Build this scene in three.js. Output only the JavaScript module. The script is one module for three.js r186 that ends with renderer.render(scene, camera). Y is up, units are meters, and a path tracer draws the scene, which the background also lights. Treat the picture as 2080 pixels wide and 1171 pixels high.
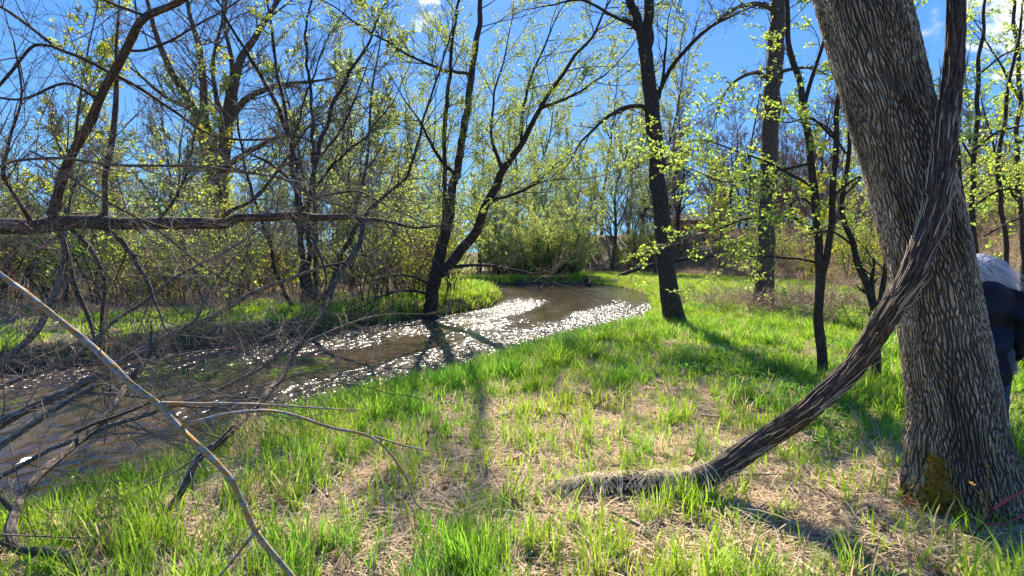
import * as THREE from 'three';
import { MarchingCubes } from 'three/addons/objects/MarchingCubes.js';

// ---------------------------------------------------------------- camera, sky, sun, exposure
const scene = new THREE.Scene();
const FPX = 1125, W0 = 2080, H0 = 1171, HORIZON = 525;
const camera = new THREE.PerspectiveCamera(2 * Math.atan(H0 / 2 / FPX) * 180 / Math.PI, W0 / H0, 0.05, 900);
camera.position.set(0, 1.6, 0);
camera.rotation.x = -Math.atan((H0 / 2 - HORIZON) / FPX);
camera.updateMatrixWorld(true);
scene.add(camera);

const renderer = new THREE.WebGLRenderer({ antialias: true });
renderer.toneMapping = THREE.LinearToneMapping;
renderer.toneMappingExposure = 2.5;
renderer.shadowMap.enabled = true;

const SUN_AZ = -2.6 * Math.PI / 180, SUN_EL = 40 * Math.PI / 180;
const sunDir = new THREE.Vector3(Math.sin(SUN_AZ) * Math.cos(SUN_EL), Math.sin(SUN_EL), -Math.cos(SUN_AZ) * Math.cos(SUN_EL));
const sun = new THREE.DirectionalLight(new THREE.Color().setRGB(1.0, 0.93, 0.80), 5);
sun.position.copy(sunDir).multiplyScalar(150);
sun.castShadow = true;
sun.shadow.mapSize.set(4096, 4096);
Object.assign(sun.shadow.camera, { left: -60, right: 60, top: 60, bottom: -60, near: 1, far: 400 });
scene.add(sun, sun.target);

// ---------------------------------------------------------------- random numbers and noise
function rng(seed) { let a = seed >>> 0; return () => { a = (a + 0x6D2B79F5) | 0; let t = Math.imul(a ^ (a >>> 15), 1 | a); t = (t + Math.imul(t ^ (t >>> 7), 61 | t)) ^ t; return ((t ^ (t >>> 14)) >>> 0) / 4294967296; }; }
let R = rng(7);
const rr = (a, b) => a + (b - a) * R();
const clamp = (v, a = 0, b = 1) => v < a ? a : v > b ? b : v;
const smooth = (a, b, v) => { const t = clamp((v - a) / (b - a)); return t * t * (3 - 2 * t); };
const mix = (a, b, t) => a + (b - a) * t;
const PERM = new Uint8Array(512); { const q = rng(99), p = [...Array(256).keys()]; for (let i = 255; i > 0; i--) { const j = Math.floor(q() * (i + 1)); [p[i], p[j]] = [p[j], p[i]]; } for (let i = 0; i < 512; i++) PERM[i] = p[i & 255]; }
function grad(h, x, y, z) { const u = (h & 15) < 8 ? x : y, v = (h & 15) < 4 ? y : (h & 15) === 12 || (h & 15) === 14 ? x : z; return ((h & 1) ? -u : u) + ((h & 2) ? -v : v); }
function noise(x, y = 0, z = 0) {
  const X = Math.floor(x), Y = Math.floor(y), Z = Math.floor(z); x -= X; y -= Y; z -= Z;
  const u = x * x * x * (x * (x * 6 - 15) + 10), v = y * y * y * (y * (y * 6 - 15) + 10), w = z * z * z * (z * (z * 6 - 15) + 10);
  const a = PERM[X & 255] + (Y & 255), b = PERM[(X + 1) & 255] + (Y & 255), z0 = Z & 255, z1 = (Z + 1) & 255;
  const P = (i) => PERM[i & 511];
  const aa = P(a) + z0, ab = P(a + 1) + z0, ba = P(b) + z0, bb = P(b + 1) + z0, ac = P(a) + z1, ad = P(a + 1) + z1, bc = P(b) + z1, bd = P(b + 1) + z1;
  return mix(mix(mix(grad(P(aa), x, y, z), grad(P(ba), x - 1, y, z), u), mix(grad(P(ab), x, y - 1, z), grad(P(bb), x - 1, y - 1, z), u), v),
    mix(mix(grad(P(ac), x, y, z - 1), grad(P(bc), x - 1, y, z - 1), u), mix(grad(P(ad), x, y - 1, z - 1), grad(P(bd), x - 1, y - 1, z - 1), u), v), w);
}
const fbm = (x, y, z = 0, n = 4) => { let s = 0, a = 0.5; for (let i = 0; i < n; i++) { s += a * noise(x, y, z + i * 7.3); x *= 2.03; y *= 2.03; z *= 2.03; a *= 0.5; } return s; };
const V = (x, y, z) => new THREE.Vector3(x, y, z);
const rgb = (r, g, b) => new THREE.Color().setRGB(r, g, b);

// ---------------------------------------------------------------- sky (clear spring sky with a few small clouds)
{
  const w = 2048, h = 1024, data = new Float32Array(w * h * 4), q = rng(31);
  const clouds = [];
  const dirOf = (px, py) => V((px - 1040) / FPX, (HORIZON - py) / FPX, -1).normalize();
  clouds.push([dirOf(868, 52), 0.026], [dirOf(2040, 45), 0.06], [dirOf(1065, -20), 0.03]);
  for (let i = 0; i < 26; i++) { const az = q() * 6.283, el = 0.12 + q() * 0.75; const d = V(Math.sin(az) * Math.cos(el), Math.sin(el), -Math.cos(az) * Math.cos(el)); if (Math.abs(d.x / -d.z) < 0.95 && d.z < 0) continue; clouds.push([d, 0.03 + q() * 0.07]); }
  const d = V(0, 0, 0);
  for (let j = 0; j < h; j++) {
    const el = (j + 0.5) / h * Math.PI - Math.PI / 2;
    for (let i = 0; i < w; i++) {
      const ph = ((i + 0.5) / w - 0.5) * 2 * Math.PI;
      d.set(Math.cos(ph) * Math.cos(el), Math.sin(el), Math.sin(ph) * Math.cos(el));
      const y = Math.max(0, d.y), hz = Math.exp(-y * 3.6), g = d.dot(sunDir), au = 0.22 * Math.pow(clamp(g), 6) + 0.4 * Math.pow(clamp(g), 60);
      let r = mix(0.007, 0.16, hz) + au * 0.22, gr = mix(0.093, 0.35, hz) + au * 0.25, b = mix(0.41, 0.50, hz) + au * 0.25;
      for (const [c, s] of clouds) {
        const k = c.dot(d); if (k < Math.cos(s * 2.2)) continue;
        const a = Math.acos(Math.min(1, k)) / s, n = fbm(d.x * 22, d.y * 40, d.z * 22, 5);
        const m = smooth(0.0, 0.55, 1 - a * 0.75 + n * 1.9 - 0.25) * 0.9;
        r = mix(r, 0.55, m); gr = mix(gr, 0.57, m); b = mix(b, 0.62, m);
      }
      if (d.y < 0) { const t = smooth(0, -0.12, d.y); r = mix(r, 0.10, t); gr = mix(gr, 0.11, t); b = mix(b, 0.07, t); }
      const o = (j * w + i) * 4; data[o] = r; data[o + 1] = gr; data[o + 2] = b; data[o + 3] = 1;
    }
  }
  const t = new THREE.DataTexture(data, w, h, THREE.RGBAFormat, THREE.FloatType);
  t.mapping = THREE.EquirectangularReflectionMapping; t.magFilter = t.minFilter = THREE.LinearFilter; t.needsUpdate = true;
  scene.background = t; scene.environment = t;
}

// ---------------------------------------------------------------- placing helpers
// at(): the point of the place seen in direction (px, py) of the photograph at a given distance along the view; onLevel(): where that direction meets a level
function ray(px, py) { return V((px - W0 / 2) / FPX, -(py - H0 / 2) / FPX, -1).applyQuaternion(camera.quaternion); }
function at(px, py, depth) { const r = ray(px, py); return r.multiplyScalar(depth / -r.z).add(camera.position); }
function onLevel(px, py, y) { const r = ray(px, py); return r.multiplyScalar((y - 1.6) / r.y).add(camera.position); }

const used = {};
function numbered(n) { if (!(n in used)) { used[n] = 0; return n; } used[n]++; return n + '_' + String(used[n]).padStart(3, '0'); }
function tag(o, label, category, group, kind) { if (label) o.userData.label = label; if (category) o.userData.category = category; if (group) o.userData.group = group; if (kind) o.userData.kind = kind; return o; }
function base(name, pos, label, category, group) { const g = new THREE.Group(); g.name = numbered(name); g.position.copy(pos); scene.add(g); return tag(g, label, category, group); }
function addMesh(name, geo, mat, parent, kind) { const m = new THREE.Mesh(geo, mat); m.name = parent ? name : numbered(name); m.castShadow = m.receiveShadow = true; if (kind) m.userData.kind = kind; (parent || scene).add(m); return m; }

// ---------------------------------------------------------------- growing mesh buffer
class MB {
  constructor(col) { this.cap = 4096; this.n = 0; this.p = new Float32Array(this.cap * 3); this.nn = new Float32Array(this.cap * 3); this.u = new Float32Array(this.cap * 2); this.c = col ? new Float32Array(this.cap * 3) : null; this.icap = 8192; this.i = new Uint32Array(this.icap); this.ni = 0; }
  vert(x, y, z, nx, ny, nz, u = 0, v = 0, r = 1, g = 1, b = 1) {
    if (this.n === this.cap) { this.cap *= 2; const gr = (a, k) => { const t = new Float32Array(this.cap * k); t.set(a); return t; }; this.p = gr(this.p, 3); this.nn = gr(this.nn, 3); this.u = gr(this.u, 2); if (this.c) this.c = gr(this.c, 3); }
    const k = this.n++; this.p[k * 3] = x; this.p[k * 3 + 1] = y; this.p[k * 3 + 2] = z; this.nn[k * 3] = nx; this.nn[k * 3 + 1] = ny; this.nn[k * 3 + 2] = nz; this.u[k * 2] = u; this.u[k * 2 + 1] = v;
    if (this.c) { this.c[k * 3] = r; this.c[k * 3 + 1] = g; this.c[k * 3 + 2] = b; }
    return k;
  }
  tri(a, b, c) { if (this.ni + 3 > this.icap) { this.icap *= 2; const t = new Uint32Array(this.icap); t.set(this.i); this.i = t; } this.i[this.ni++] = a; this.i[this.ni++] = b; this.i[this.ni++] = c; }
  geo(origin, renorm) {
    const g = new THREE.BufferGeometry(), p = this.p.slice(0, this.n * 3);
    if (origin) for (let k = 0; k < this.n; k++) { p[k * 3] -= origin.x; p[k * 3 + 1] -= origin.y; p[k * 3 + 2] -= origin.z; }
    g.setAttribute('position', new THREE.BufferAttribute(p, 3)); g.setAttribute('normal', new THREE.BufferAttribute(this.nn.slice(0, this.n * 3), 3)); g.setAttribute('uv', new THREE.BufferAttribute(this.u.slice(0, this.n * 2), 2));
    if (this.c) g.setAttribute('color', new THREE.BufferAttribute(this.c.slice(0, this.n * 3), 3));
    g.setIndex(new THREE.BufferAttribute(this.i.slice(0, this.ni), 1));
    if (renorm) g.computeVertexNormals();
    TRI += this.ni / 3;
    return g;
  }
}
let TRI = 0;

// a tube through points with a radius at each; rough gives knots and an uneven outline
const _c = V(0, 0, 0), _t = V(0, 0, 0), _a = V(0, 0, 0), _b = V(0, 0, 0);
function tube(mb, pts, rad, sides, rough = 0, col) {
  const n = pts.length; let ox = 0, oy = 0, oz = 0, prev = -1, len = 0; const k0 = noise(pts[0].x * 3, pts[0].y * 3, pts[0].z * 3) * 40;
  for (let i = 0; i < n; i++) {
    const p = pts[i], q = pts[Math.min(n - 1, i + 1)], o = pts[Math.max(0, i - 1)];
    _t.set(q.x - o.x, q.y - o.y, q.z - o.z).normalize();
    if (i === 0) { _a.set(Math.abs(_t.y) < 0.9 ? 0 : 1, Math.abs(_t.y) < 0.9 ? 1 : 0, 0).cross(_t).normalize(); } else { _a.addScaledVector(_t, -_a.dot(_t)).normalize(); len += p.distanceTo(pts[i - 1]); }
    _b.crossVectors(_t, _a);
    const r = rad[i]; let first = -1;
    for (let s = 0; s <= sides; s++) {
      const an = (s % sides) / sides * Math.PI * 2, ca = Math.cos(an), sa = Math.sin(an);
      const rk = rough ? r * (1 + rough * (noise(ca * 1.3 + k0, sa * 1.3, len * 1.1 / Math.max(0.12, r * 4)) * 0.9 + 0.5 * noise(ca * 3 + k0, sa * 3, len * 3))) : r;
      const nx = _a.x * ca + _b.x * sa, ny = _a.y * ca + _b.y * sa, nz = _a.z * ca + _b.z * sa;
      const k = mb.vert(p.x + nx * rk, p.y + ny * rk, p.z + nz * rk, nx, ny, nz, s / sides * Math.max(0.15, Math.round(r * 6.28 / 0.15) * 0.15), len, ...(col ? col(_c.set(p.x + nx * rk, p.y + ny * rk, p.z + nz * rk), an, len) : []));
      if (first < 0) first = k;
    }
    if (prev >= 0) for (let s = 0; s < sides; s++) { mb.tri(prev + s, prev + s + 1, first + s); mb.tri(first + s, prev + s + 1, first + s + 1); }
    prev = first;
  }
}
// a smooth path through control points [point, radius], sampled every step metres
function path(ctrl, step, wob = 0, seed = 0) {
  const c = new THREE.CatmullRomCurve3(ctrl.map((q) => q[0]), false, 'centripetal'), L = c.getLength(), n = Math.max(3, Math.ceil(L / step)), pts = [], rad = [];
  for (let i = 0; i <= n; i++) {
    const t = i / n, f = t * (ctrl.length - 1), k = Math.min(ctrl.length - 2, Math.floor(f)), p = c.getPoint(t);
    const r = mix(ctrl[k][1], ctrl[k + 1][1], f - k), w = wob * (0.35 + r * 2.2);
    if (wob) { p.x += noise(t * L * 1.7, seed, 1.1) * w; p.y += noise(t * L * 1.7, seed, 5.1) * w; p.z += noise(t * L * 1.7, seed, 9.1) * w; }
    pts.push(p); rad.push(r);
  }
  return { pts, rad, L };
}
const sidesFor = (r) => r > 0.15 ? 18 : r > 0.06 ? 12 : r > 0.025 ? 8 : r > 0.01 ? 5 : 3;

// a small folded leaf
function leaf(mb, p, dx, dy, dz, l, w, c) {
  const il = 1 / Math.hypot(dx, dy, dz); dx *= il; dy *= il; dz *= il;
  let ax = R() - 0.5, ay = R() - 0.5, az = R() - 0.5; let k = ax * dx + ay * dy + az * dz; ax -= k * dx; ay -= k * dy; az -= k * dz; k = 1 / (Math.hypot(ax, ay, az) || 1); ax *= k; ay *= k; az *= k;
  const nx = dy * az - dz * ay, ny = dz * ax - dx * az, nz = dx * ay - dy * ax, f = w * 0.35, m = 0.45 * l, h = w / 2;
  const a = mb.vert(p.x, p.y, p.z, nx, ny, nz, 0, 0, ...c);
  const b = mb.vert(p.x + dx * m + ax * h + nx * f, p.y + dy * m + ay * h + ny * f, p.z + dz * m + az * h + nz * f, nx - ax * 0.5, ny - ay * 0.5, nz - az * 0.5, 0, 0.5, ...c);
  const d = mb.vert(p.x + dx * m - ax * h + nx * f, p.y + dy * m - ay * h + ny * f, p.z + dz * m - az * h + nz * f, nx + ax * 0.5, ny + ay * 0.5, nz + az * 0.5, 1, 0.5, ...c);
  const e = mb.vert(p.x + dx * l, p.y + dy * l, p.z + dz * l, nx, ny, nz, 0.5, 1, ...c);
  mb.tri(a, e, b); mb.tri(a, d, e);
}

// ---------------------------------------------------------------- textures and materials
function dataTex(w, h, fn, srgb, wrapS = THREE.RepeatWrapping, wrapT = THREE.RepeatWrapping) {
  const d = new Uint8Array(w * h * 4);
  for (let j = 0; j < h; j++) for (let i = 0; i < w; i++) { const c = fn(i, j), o = (j * w + i) * 4; for (let k = 0; k < 3; k++) d[o + k] = clamp(Array.isArray(c) ? c[k] : c) * 255; d[o + 3] = 255; }
  const t = new THREE.DataTexture(d, w, h); t.wrapS = wrapS; t.wrapT = wrapT; t.magFilter = t.minFilter = THREE.LinearFilter; if (srgb) t.colorSpace = THREE.SRGBColorSpace; t.needsUpdate = true; return t;
}
const barkH = (() => { const w = 256, h = 512, a = new Float32Array(w * h); for (let j = 0; j < h; j++) for (let i = 0; i < w; i++) { const an = i / w * 6.2832, v = j / h; const x = Math.cos(an), y = Math.sin(an), wv = 0.35 * noise(x * 1.5, y * 1.5, v * 5); const ridge = 1 - Math.abs(noise(x * 3.2 + wv, y * 3.2, v * 3.2 + 3)) * 2.6; a[j * w + i] = clamp(0.62 * smooth(0.05, 0.85, ridge) + 0.25 + 0.35 * fbm(x * 6, y * 6, v * 26, 3)); } return a; })();
const barkBump = dataTex(256, 512, (i, j) => barkH[j * 256 + i], false, THREE.RepeatWrapping, THREE.MirroredRepeatWrapping);
const barkMap = dataTex(256, 512, (i, j) => { const k = barkH[j * 256 + i], n = 0.9 + 0.35 * noise(i * 0.05, j * 0.03, 4); const s = (0.42 + 0.58 * k) * n; return [s, s * 0.985, s * 0.96]; }, true, THREE.RepeatWrapping, THREE.MirroredRepeatWrapping);
for (const t of [barkBump, barkMap]) t.repeat.set(1 / 0.3, 1 / 0.5);
function bark(r, g, b, bump = 0.012, vc = false) { return new THREE.MeshStandardMaterial({ color: rgb(r, g, b), map: barkMap, bumpMap: barkBump, bumpScale: bump, roughness: 0.92, vertexColors: vc }); }
const plain = (r, g, b, ro = 0.9) => new THREE.MeshStandardMaterial({ color: rgb(r, g, b), roughness: ro });
const M = {
  dark: bark(0.115, 0.082, 0.06), brown: bark(0.22, 0.16, 0.115), grey: bark(0.48, 0.39, 0.30), mossy: bark(0.21, 0.18, 0.10), log: bark(0.27, 0.19, 0.12, 0.02), white: new THREE.MeshStandardMaterial({ color: 0xffffff, vertexColors: true, roughness: 0.9, bumpMap: barkBump, bumpScale: 0.002 }),
  twigDark: plain(0.10, 0.072, 0.055), twigBrown: plain(0.24, 0.175, 0.12), twigGrey: plain(0.30, 0.26, 0.215), twigRed: plain(0.20, 0.10, 0.065), twigTan: plain(0.50, 0.39, 0.25),
  leaf: new THREE.MeshPhysicalMaterial({ color: 0xffffff, vertexColors: true, roughness: 1, specularIntensity: 0.15, transmission: 0.6, thickness: 0, side: THREE.DoubleSide }),
  grass: new THREE.MeshPhysicalMaterial({ color: 0xffffff, vertexColors: true, roughness: 1, specularIntensity: 0.2, transmission: 0.55, thickness: 0, side: THREE.DoubleSide }),
  straw: new THREE.MeshPhysicalMaterial({ color: 0xffffff, vertexColors: true, roughness: 1, specularIntensity: 0.2, transmission: 0.3, thickness: 0, side: THREE.DoubleSide }),
};

// ---------------------------------------------------------------- the stream's course and the lie of the land
const WATER = -0.45;
const toXZ = (l, near = 1) => l.map(([px, py]) => { const p = onLevel(px, py, WATER); return [p.x * near, p.z * near]; });
const nearBank = [[-22, 3], [-14, 0], [-8, -2.6], ...toXZ([[60, 1015], [150, 965], [270, 940], [400, 892], [500, 858], [640, 815], [760, 785], [900, 762], [950, 735], [1060, 704], [1150, 681], [1220, 668], [1305, 650], [1328, 622], [1322, 602], [1290, 589], [1240, 581], [1180, 578]].map(([a, b]) => [a, b]), 1).map(([x, z]) => { const s = mix(0.90, 1, smooth(-16, -32, z)); return [x * s, z * s]; })];
const farBank = toXZ([[1100, 578], [1000, 579], [900, 579]]).concat([[-12, -43.5], [-34, -45]]);
const leftBank = [[-34, -41.5], [-9, -39], ...toXZ([[958, 588], [1000, 596], [1014, 611], [985, 626], [920, 637], [862, 646], [740, 661], [620, 684], [500, 697], [350, 718], [180, 743], [0, 762]]), [-14, -8], [-24, -4]];
const stream = [...nearBank, ...farBank, ...leftBank];
const sideOf = stream.map((_, i) => i < nearBank.length - 1 ? 0 : i < nearBank.length + farBank.length - 1 ? 1 : 2);
function polyDist(x, z, poly) {
  let best = 1e9, seg = 0, ins = false;
  for (let i = 0, n = poly.length; i < n; i++) {
    const [ax, az] = poly[i], [bx, bz] = poly[(i + 1) % n], dx = bx - ax, dz = bz - az, t = clamp(((x - ax) * dx + (z - az) * dz) / (dx * dx + dz * dz));
    const ex = ax + dx * t - x, ez = az + dz * t - z, d = ex * ex + ez * ez; if (d < best) { best = d; seg = i; }
    if ((az > z) !== (bz > z) && x < (bx - ax) * (z - az) / (bz - az) + ax) ins = !ins;
  }
  return [ins ? -Math.sqrt(best) : Math.sqrt(best), seg];
}
const hillToe = [[17, 12], [13.5, -6], [14.5, -20], [19, -38], [14, -58], [0, -68], [-40, -78], [-300, -95], [-300, -500], [400, -500], [400, 12]];
function land(x, z) {
  let [sd, seg] = polyDist(x, z, stream); const side = sideOf[seg];
  sd += 0.22 * noise(x * 1.1, z * 1.1, 3) * (side === 2 ? 1 : 0.8);
  const w = side === 2 ? 0.32 : side === 1 ? 0.5 : 2.0;
  const top = (side === 2 ? 0.0 : side === 1 ? 0.0 : 0.02) + 0.10 * fbm(x * 0.5, z * 0.5, 1, 3) + 0.03 * noise(x * 3, z * 3, 8);
  let h = sd < 0 ? WATER - 0.02 - 0.5 * smooth(0, 1.6, -sd) : mix(WATER - 0.02, top, side === 0 ? Math.pow(smooth(-0.5, w, sd), 1.3) : smooth(0, w, sd));
  const hd = Math.abs(x) < 26 && z > -34 && x < 10 ? -5 : -polyDist(x, z, hillToe)[0];
  h += 0.02 * Math.exp(-((x - 2.85) ** 2 + (z + 3.45) ** 2) / 0.5);
  if (hd > 0) h += (z < -62 && x < 5 ? 2.4 : 4.6) * smooth(0, 11, hd) + 0.25 * fbm(x * 0.4, z * 0.4, 5) * smooth(0, 3, hd);
  return { h, sd, side, hd };
}
const ground = (x, z) => land(x, z).h;
// how lush the grass is here, from 0 (bare straw) to 1
function lush(x, z, L) {
  let l = 0.48 + 0.12 * smooth(0.6, -1.5, x) + 1.5 * fbm(x * 0.62 + 3, z * 0.62, 2, 3) + 0.95 * noise(x * 2.3, z * 2.3, 6);
  if (L.side === 0) l += 0.5 * smooth(2.8, 0.6, L.sd);
  l -= 0.55 * Math.exp(-((x - 1.5) ** 2 / 1.4 + (z + 3.4) ** 2 / 1.2)) + 0.25 * Math.exp(-((x - 0.6) ** 2 / 3 + (z + 6.8) ** 2 / 3)) + 0.3 * Math.exp(-((x - 2.8) ** 2 / 1.5 + (z + 6.8) ** 2 / 1.2)) + 0.4 * Math.exp(-((x + 0.1) ** 2 / 0.5 + (z + 4.2) ** 2 / 0.5));
  return clamp(l);
}
{
  const NX = 470, NZ = 500, mb = new MB(true), sh = Math.sinh(4.2);
  const xs = [], zs = []; for (let i = 0; i <= NX; i++) xs.push(260 * Math.sinh(4.2 * (i / NX * 2 - 1)) / sh); for (let j = 0; j <= NZ; j++) zs.push(j < 4 ? [40, 25, 15, 9][j] : -8 - 333 * Math.sinh(4.6 * mix(-0.3, 1, (j - 4) / (NZ - 4))) / Math.sinh(4.6));
  for (const z of zs) for (const x of xs) {
    const L = land(x, z), l = lush(x, z, L); let r = mix(0.56, 0.15, l), g = mix(0.45, 0.145, l), b = mix(0.265, 0.05, l);
    const far = smooth(-14, -24, z), n = 0.85 + 0.5 * noise(x * 0.9, z * 0.9, 2); r *= n; g *= n; b *= n;
    if (L.side === 0 && L.hd < 0) { r = mix(r, 0.21, far * 0.85); g = mix(g, 0.31, far * 0.85); b = mix(b, 0.05, far * 0.85); }
    if (L.side !== 0) { const t = smooth(1.5, 4.5, L.sd); r = mix(0.19, 0.25, t) * n; g = mix(0.24, 0.205, t) * n; b = mix(0.06, 0.12, t) * n; }
    if (L.hd > -2) { const t = smooth(-2, 2, L.hd); r = mix(r, 0.40 * n, t); g = mix(g, 0.32 * n, t); b = mix(b, 0.185 * n, t); }
    const mud = smooth(-0.10, -0.32, L.h) * (L.hd < 0 ? 1 : 0); r = mix(r, 0.085, mud); g = mix(g, 0.062, mud); b = mix(b, 0.042, mud);
    mb.vert(x, L.h, z, 0, 1, 0, x / 2.2, z / 2.2, r, g, b);
  }
  for (let j = 0; j < NZ; j++) for (let i = 0; i < NX; i++) { const a = j * (NX + 1) + i, c = a + NX + 1; mb.tri(a, a + 1, c); mb.tri(c, a + 1, c + 1); }
  // litter: short strokes of old straw over earth
  const S = 1024, cv = document.createElement('canvas'); cv.width = cv.height = S; const cx = cv.getContext('2d'); cx.fillStyle = '#b9ad9c'; cx.fillRect(0, 0, S, S);
  const q = rng(5);
  for (let k = 0; k < 9000; k++) { const x = q() * S, y = q() * S, a = q() * 6.28, l = 8 + q() * 46, v = 105 + q() * 150; cx.strokeStyle = `rgb(${v | 0},${v * 0.96 | 0},${v * 0.87 | 0})`; cx.lineWidth = 0.8 + q() * 2.2; for (const ox of [-S, 0, S]) for (const oy of [-S, 0, S]) { if (x + ox < -60 || x + ox > S + 60 || y + oy < -60 || y + oy > S + 60) continue; cx.beginPath(); cx.moveTo(x + ox, y + oy); cx.lineTo(x + ox + Math.cos(a) * l, y + oy + Math.sin(a) * l); cx.stroke(); } }
  const tx = new THREE.CanvasTexture(cv); tx.wrapS = tx.wrapT = THREE.RepeatWrapping; tx.colorSpace = THREE.SRGBColorSpace;
  const bx = new THREE.CanvasTexture(cv); bx.wrapS = bx.wrapT = THREE.RepeatWrapping;
  const m = addMesh('ground', mb.geo(null, true), new THREE.MeshStandardMaterial({ map: tx, bumpMap: bx, bumpScale: 0.02, vertexColors: true, roughness: 0.95 }), null, 'structure');
  tag(m, 'grassy stream bank and woodland floor with straw and mud', 'ground');
}

// ---------------------------------------------------------------- the water, rippled where it runs fast
{
  const T = 512, tile = new Float32Array(T * T), q = rng(12), ws = [];
  for (let k = 0; k < 70; k++) { const f = 21 * Math.pow(2, q() * 2.9), a = (q() - 0.5) * 2.6 + 0.5; ws.push([Math.round(f * Math.cos(a)), Math.round(f * Math.sin(a)), q() * 6.28, Math.pow(f, -1.0)]); }
  for (let j = 0; j < T; j++) for (let i = 0; i < T; i++) { let s = 0; for (const [kx, ky, ph, am] of ws) s += am * Math.sin((kx * i + ky * j) / T * 6.28318 + ph); tile[j * T + i] = s; }
  let mx = 0; for (const v of tile) mx = Math.max(mx, Math.abs(v)); for (let i = 0; i < T * T; i++) tile[i] /= mx;
  const X0 = -26, X1 = 14, Z0 = -50, Z1 = 2, S = 2048, GX = 161, GZ = 209, amp = new Float32Array(GX * GZ);
  for (let j = 0; j < GZ; j++) for (let i = 0; i < GX; i++) {
    const x = mix(X0, X1, i / (GX - 1)), z = mix(Z1, Z0, j / (GZ - 1)); let dl = 1e9, dn = 1e9;
    for (const [arr, f] of [[leftBank, 0], [nearBank, 1]]) for (let k = 0; k + 1 < arr.length; k++) { const [ax, az] = arr[k], [bx, bz] = arr[k + 1], dx = bx - ax, dz = bz - az, t = clamp(((x - ax) * dx + (z - az) * dz) / (dx * dx + dz * dz)), d = Math.hypot(ax + dx * t - x, az + dz * t - z); if (f) dn = Math.min(dn, d); else dl = Math.min(dl, d); }
    const t = dl / (dl + dn + 0.01), s = noise(t * 6, (x * 0.5 - z) * 0.16, 1) * 0.8 + 0.4 * noise(x * 0.9, z * 0.5, 4);
    amp[j * GX + i] = clamp(0.20 + 1.0 * Math.exp(-(((t - 0.17) / 0.16) ** 2)) + 0.85 * smooth(0.55, 0.8, t) + s * 0.9, 0.06, 1.3) * mix(1, 0.2, smooth(-18, -30, z)) * mix(0.35, 1.08, smooth(-6, -10, z));
  }
  const bump = new Uint8Array(S * S * 4);
  for (let j = 0; j < S; j++) for (let i = 0; i < S; i++) {
    const gx = i / S * (GX - 1), gz = j / S * (GZ - 1), a = Math.floor(gx), b = Math.floor(gz), u = gx - a, v = gz - b, k = b * GX + a;
    const A = mix(mix(amp[k], amp[Math.min(k + 1, GX * GZ - 1)], u), mix(amp[Math.min(k + GX, GX * GZ - 1)], amp[Math.min(k + GX + 1, GX * GZ - 1)], u), v);
    const h = 0.5 + 0.5 * A * (0.62 * tile[(j % T) * T + (i % T)] + 0.5 * tile[((i * 1.31 + 90 | 0) % T) * T + ((j * 1.27 + 200 | 0) % T)]);
    const o = (j * S + i) * 4; bump[o] = bump[o + 1] = bump[o + 2] = clamp(h) * 255; bump[o + 3] = 255;
  }
  const rt = new Uint8Array(256 * 256 * 4); for (let j = 0; j < 256; j++) for (let i = 0; i < 256; i++) { const A = amp[Math.round(j / 255 * (GZ - 1)) * GX + Math.round(i / 255 * (GX - 1))], o = (j * 256 + i) * 4; rt[o] = rt[o + 1] = rt[o + 2] = 255 * clamp(0.28 + 0.72 * smooth(0.05, 0.8, A)); rt[o + 3] = 255; }
  const rough = new THREE.DataTexture(rt, 256, 256); rough.magFilter = rough.minFilter = THREE.LinearFilter; rough.needsUpdate = true;
  const tx = new THREE.DataTexture(bump, S, S); tx.magFilter = tx.minFilter = THREE.LinearFilter; tx.needsUpdate = true;
  const mb = new MB(), NX = 160, NZ = 200;
  for (let j = 0; j <= NZ; j++) for (let i = 0; i <= NX; i++) { const u = i / NX, v = j / NZ, x = mix(X0, X1, u), z = mix(Z1, Z0, v); mb.vert(x, WATER + 0.012 * fbm(x * 1.2, z * 1.2, 2, 3), z, 0, 1, 0, u, v); }
  for (let j = 0; j < NZ; j++) for (let i = 0; i < NX; i++) { const a = j * (NX + 1) + i, c = a + NX + 1; mb.tri(a, a + 1, c); mb.tri(c, a + 1, c + 1); }
  const m = addMesh('stream', mb.geo(null, true), new THREE.MeshPhysicalMaterial({ color: rgb(0.078, 0.054, 0.034), roughness: 0.26, roughnessMap: rough, ior: 1.33, bumpMap: tx, bumpScale: 0.27 }), null, 'structure');
  tag(m, 'shallow brown stream glittering in the sun', 'stream');
}

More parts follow.
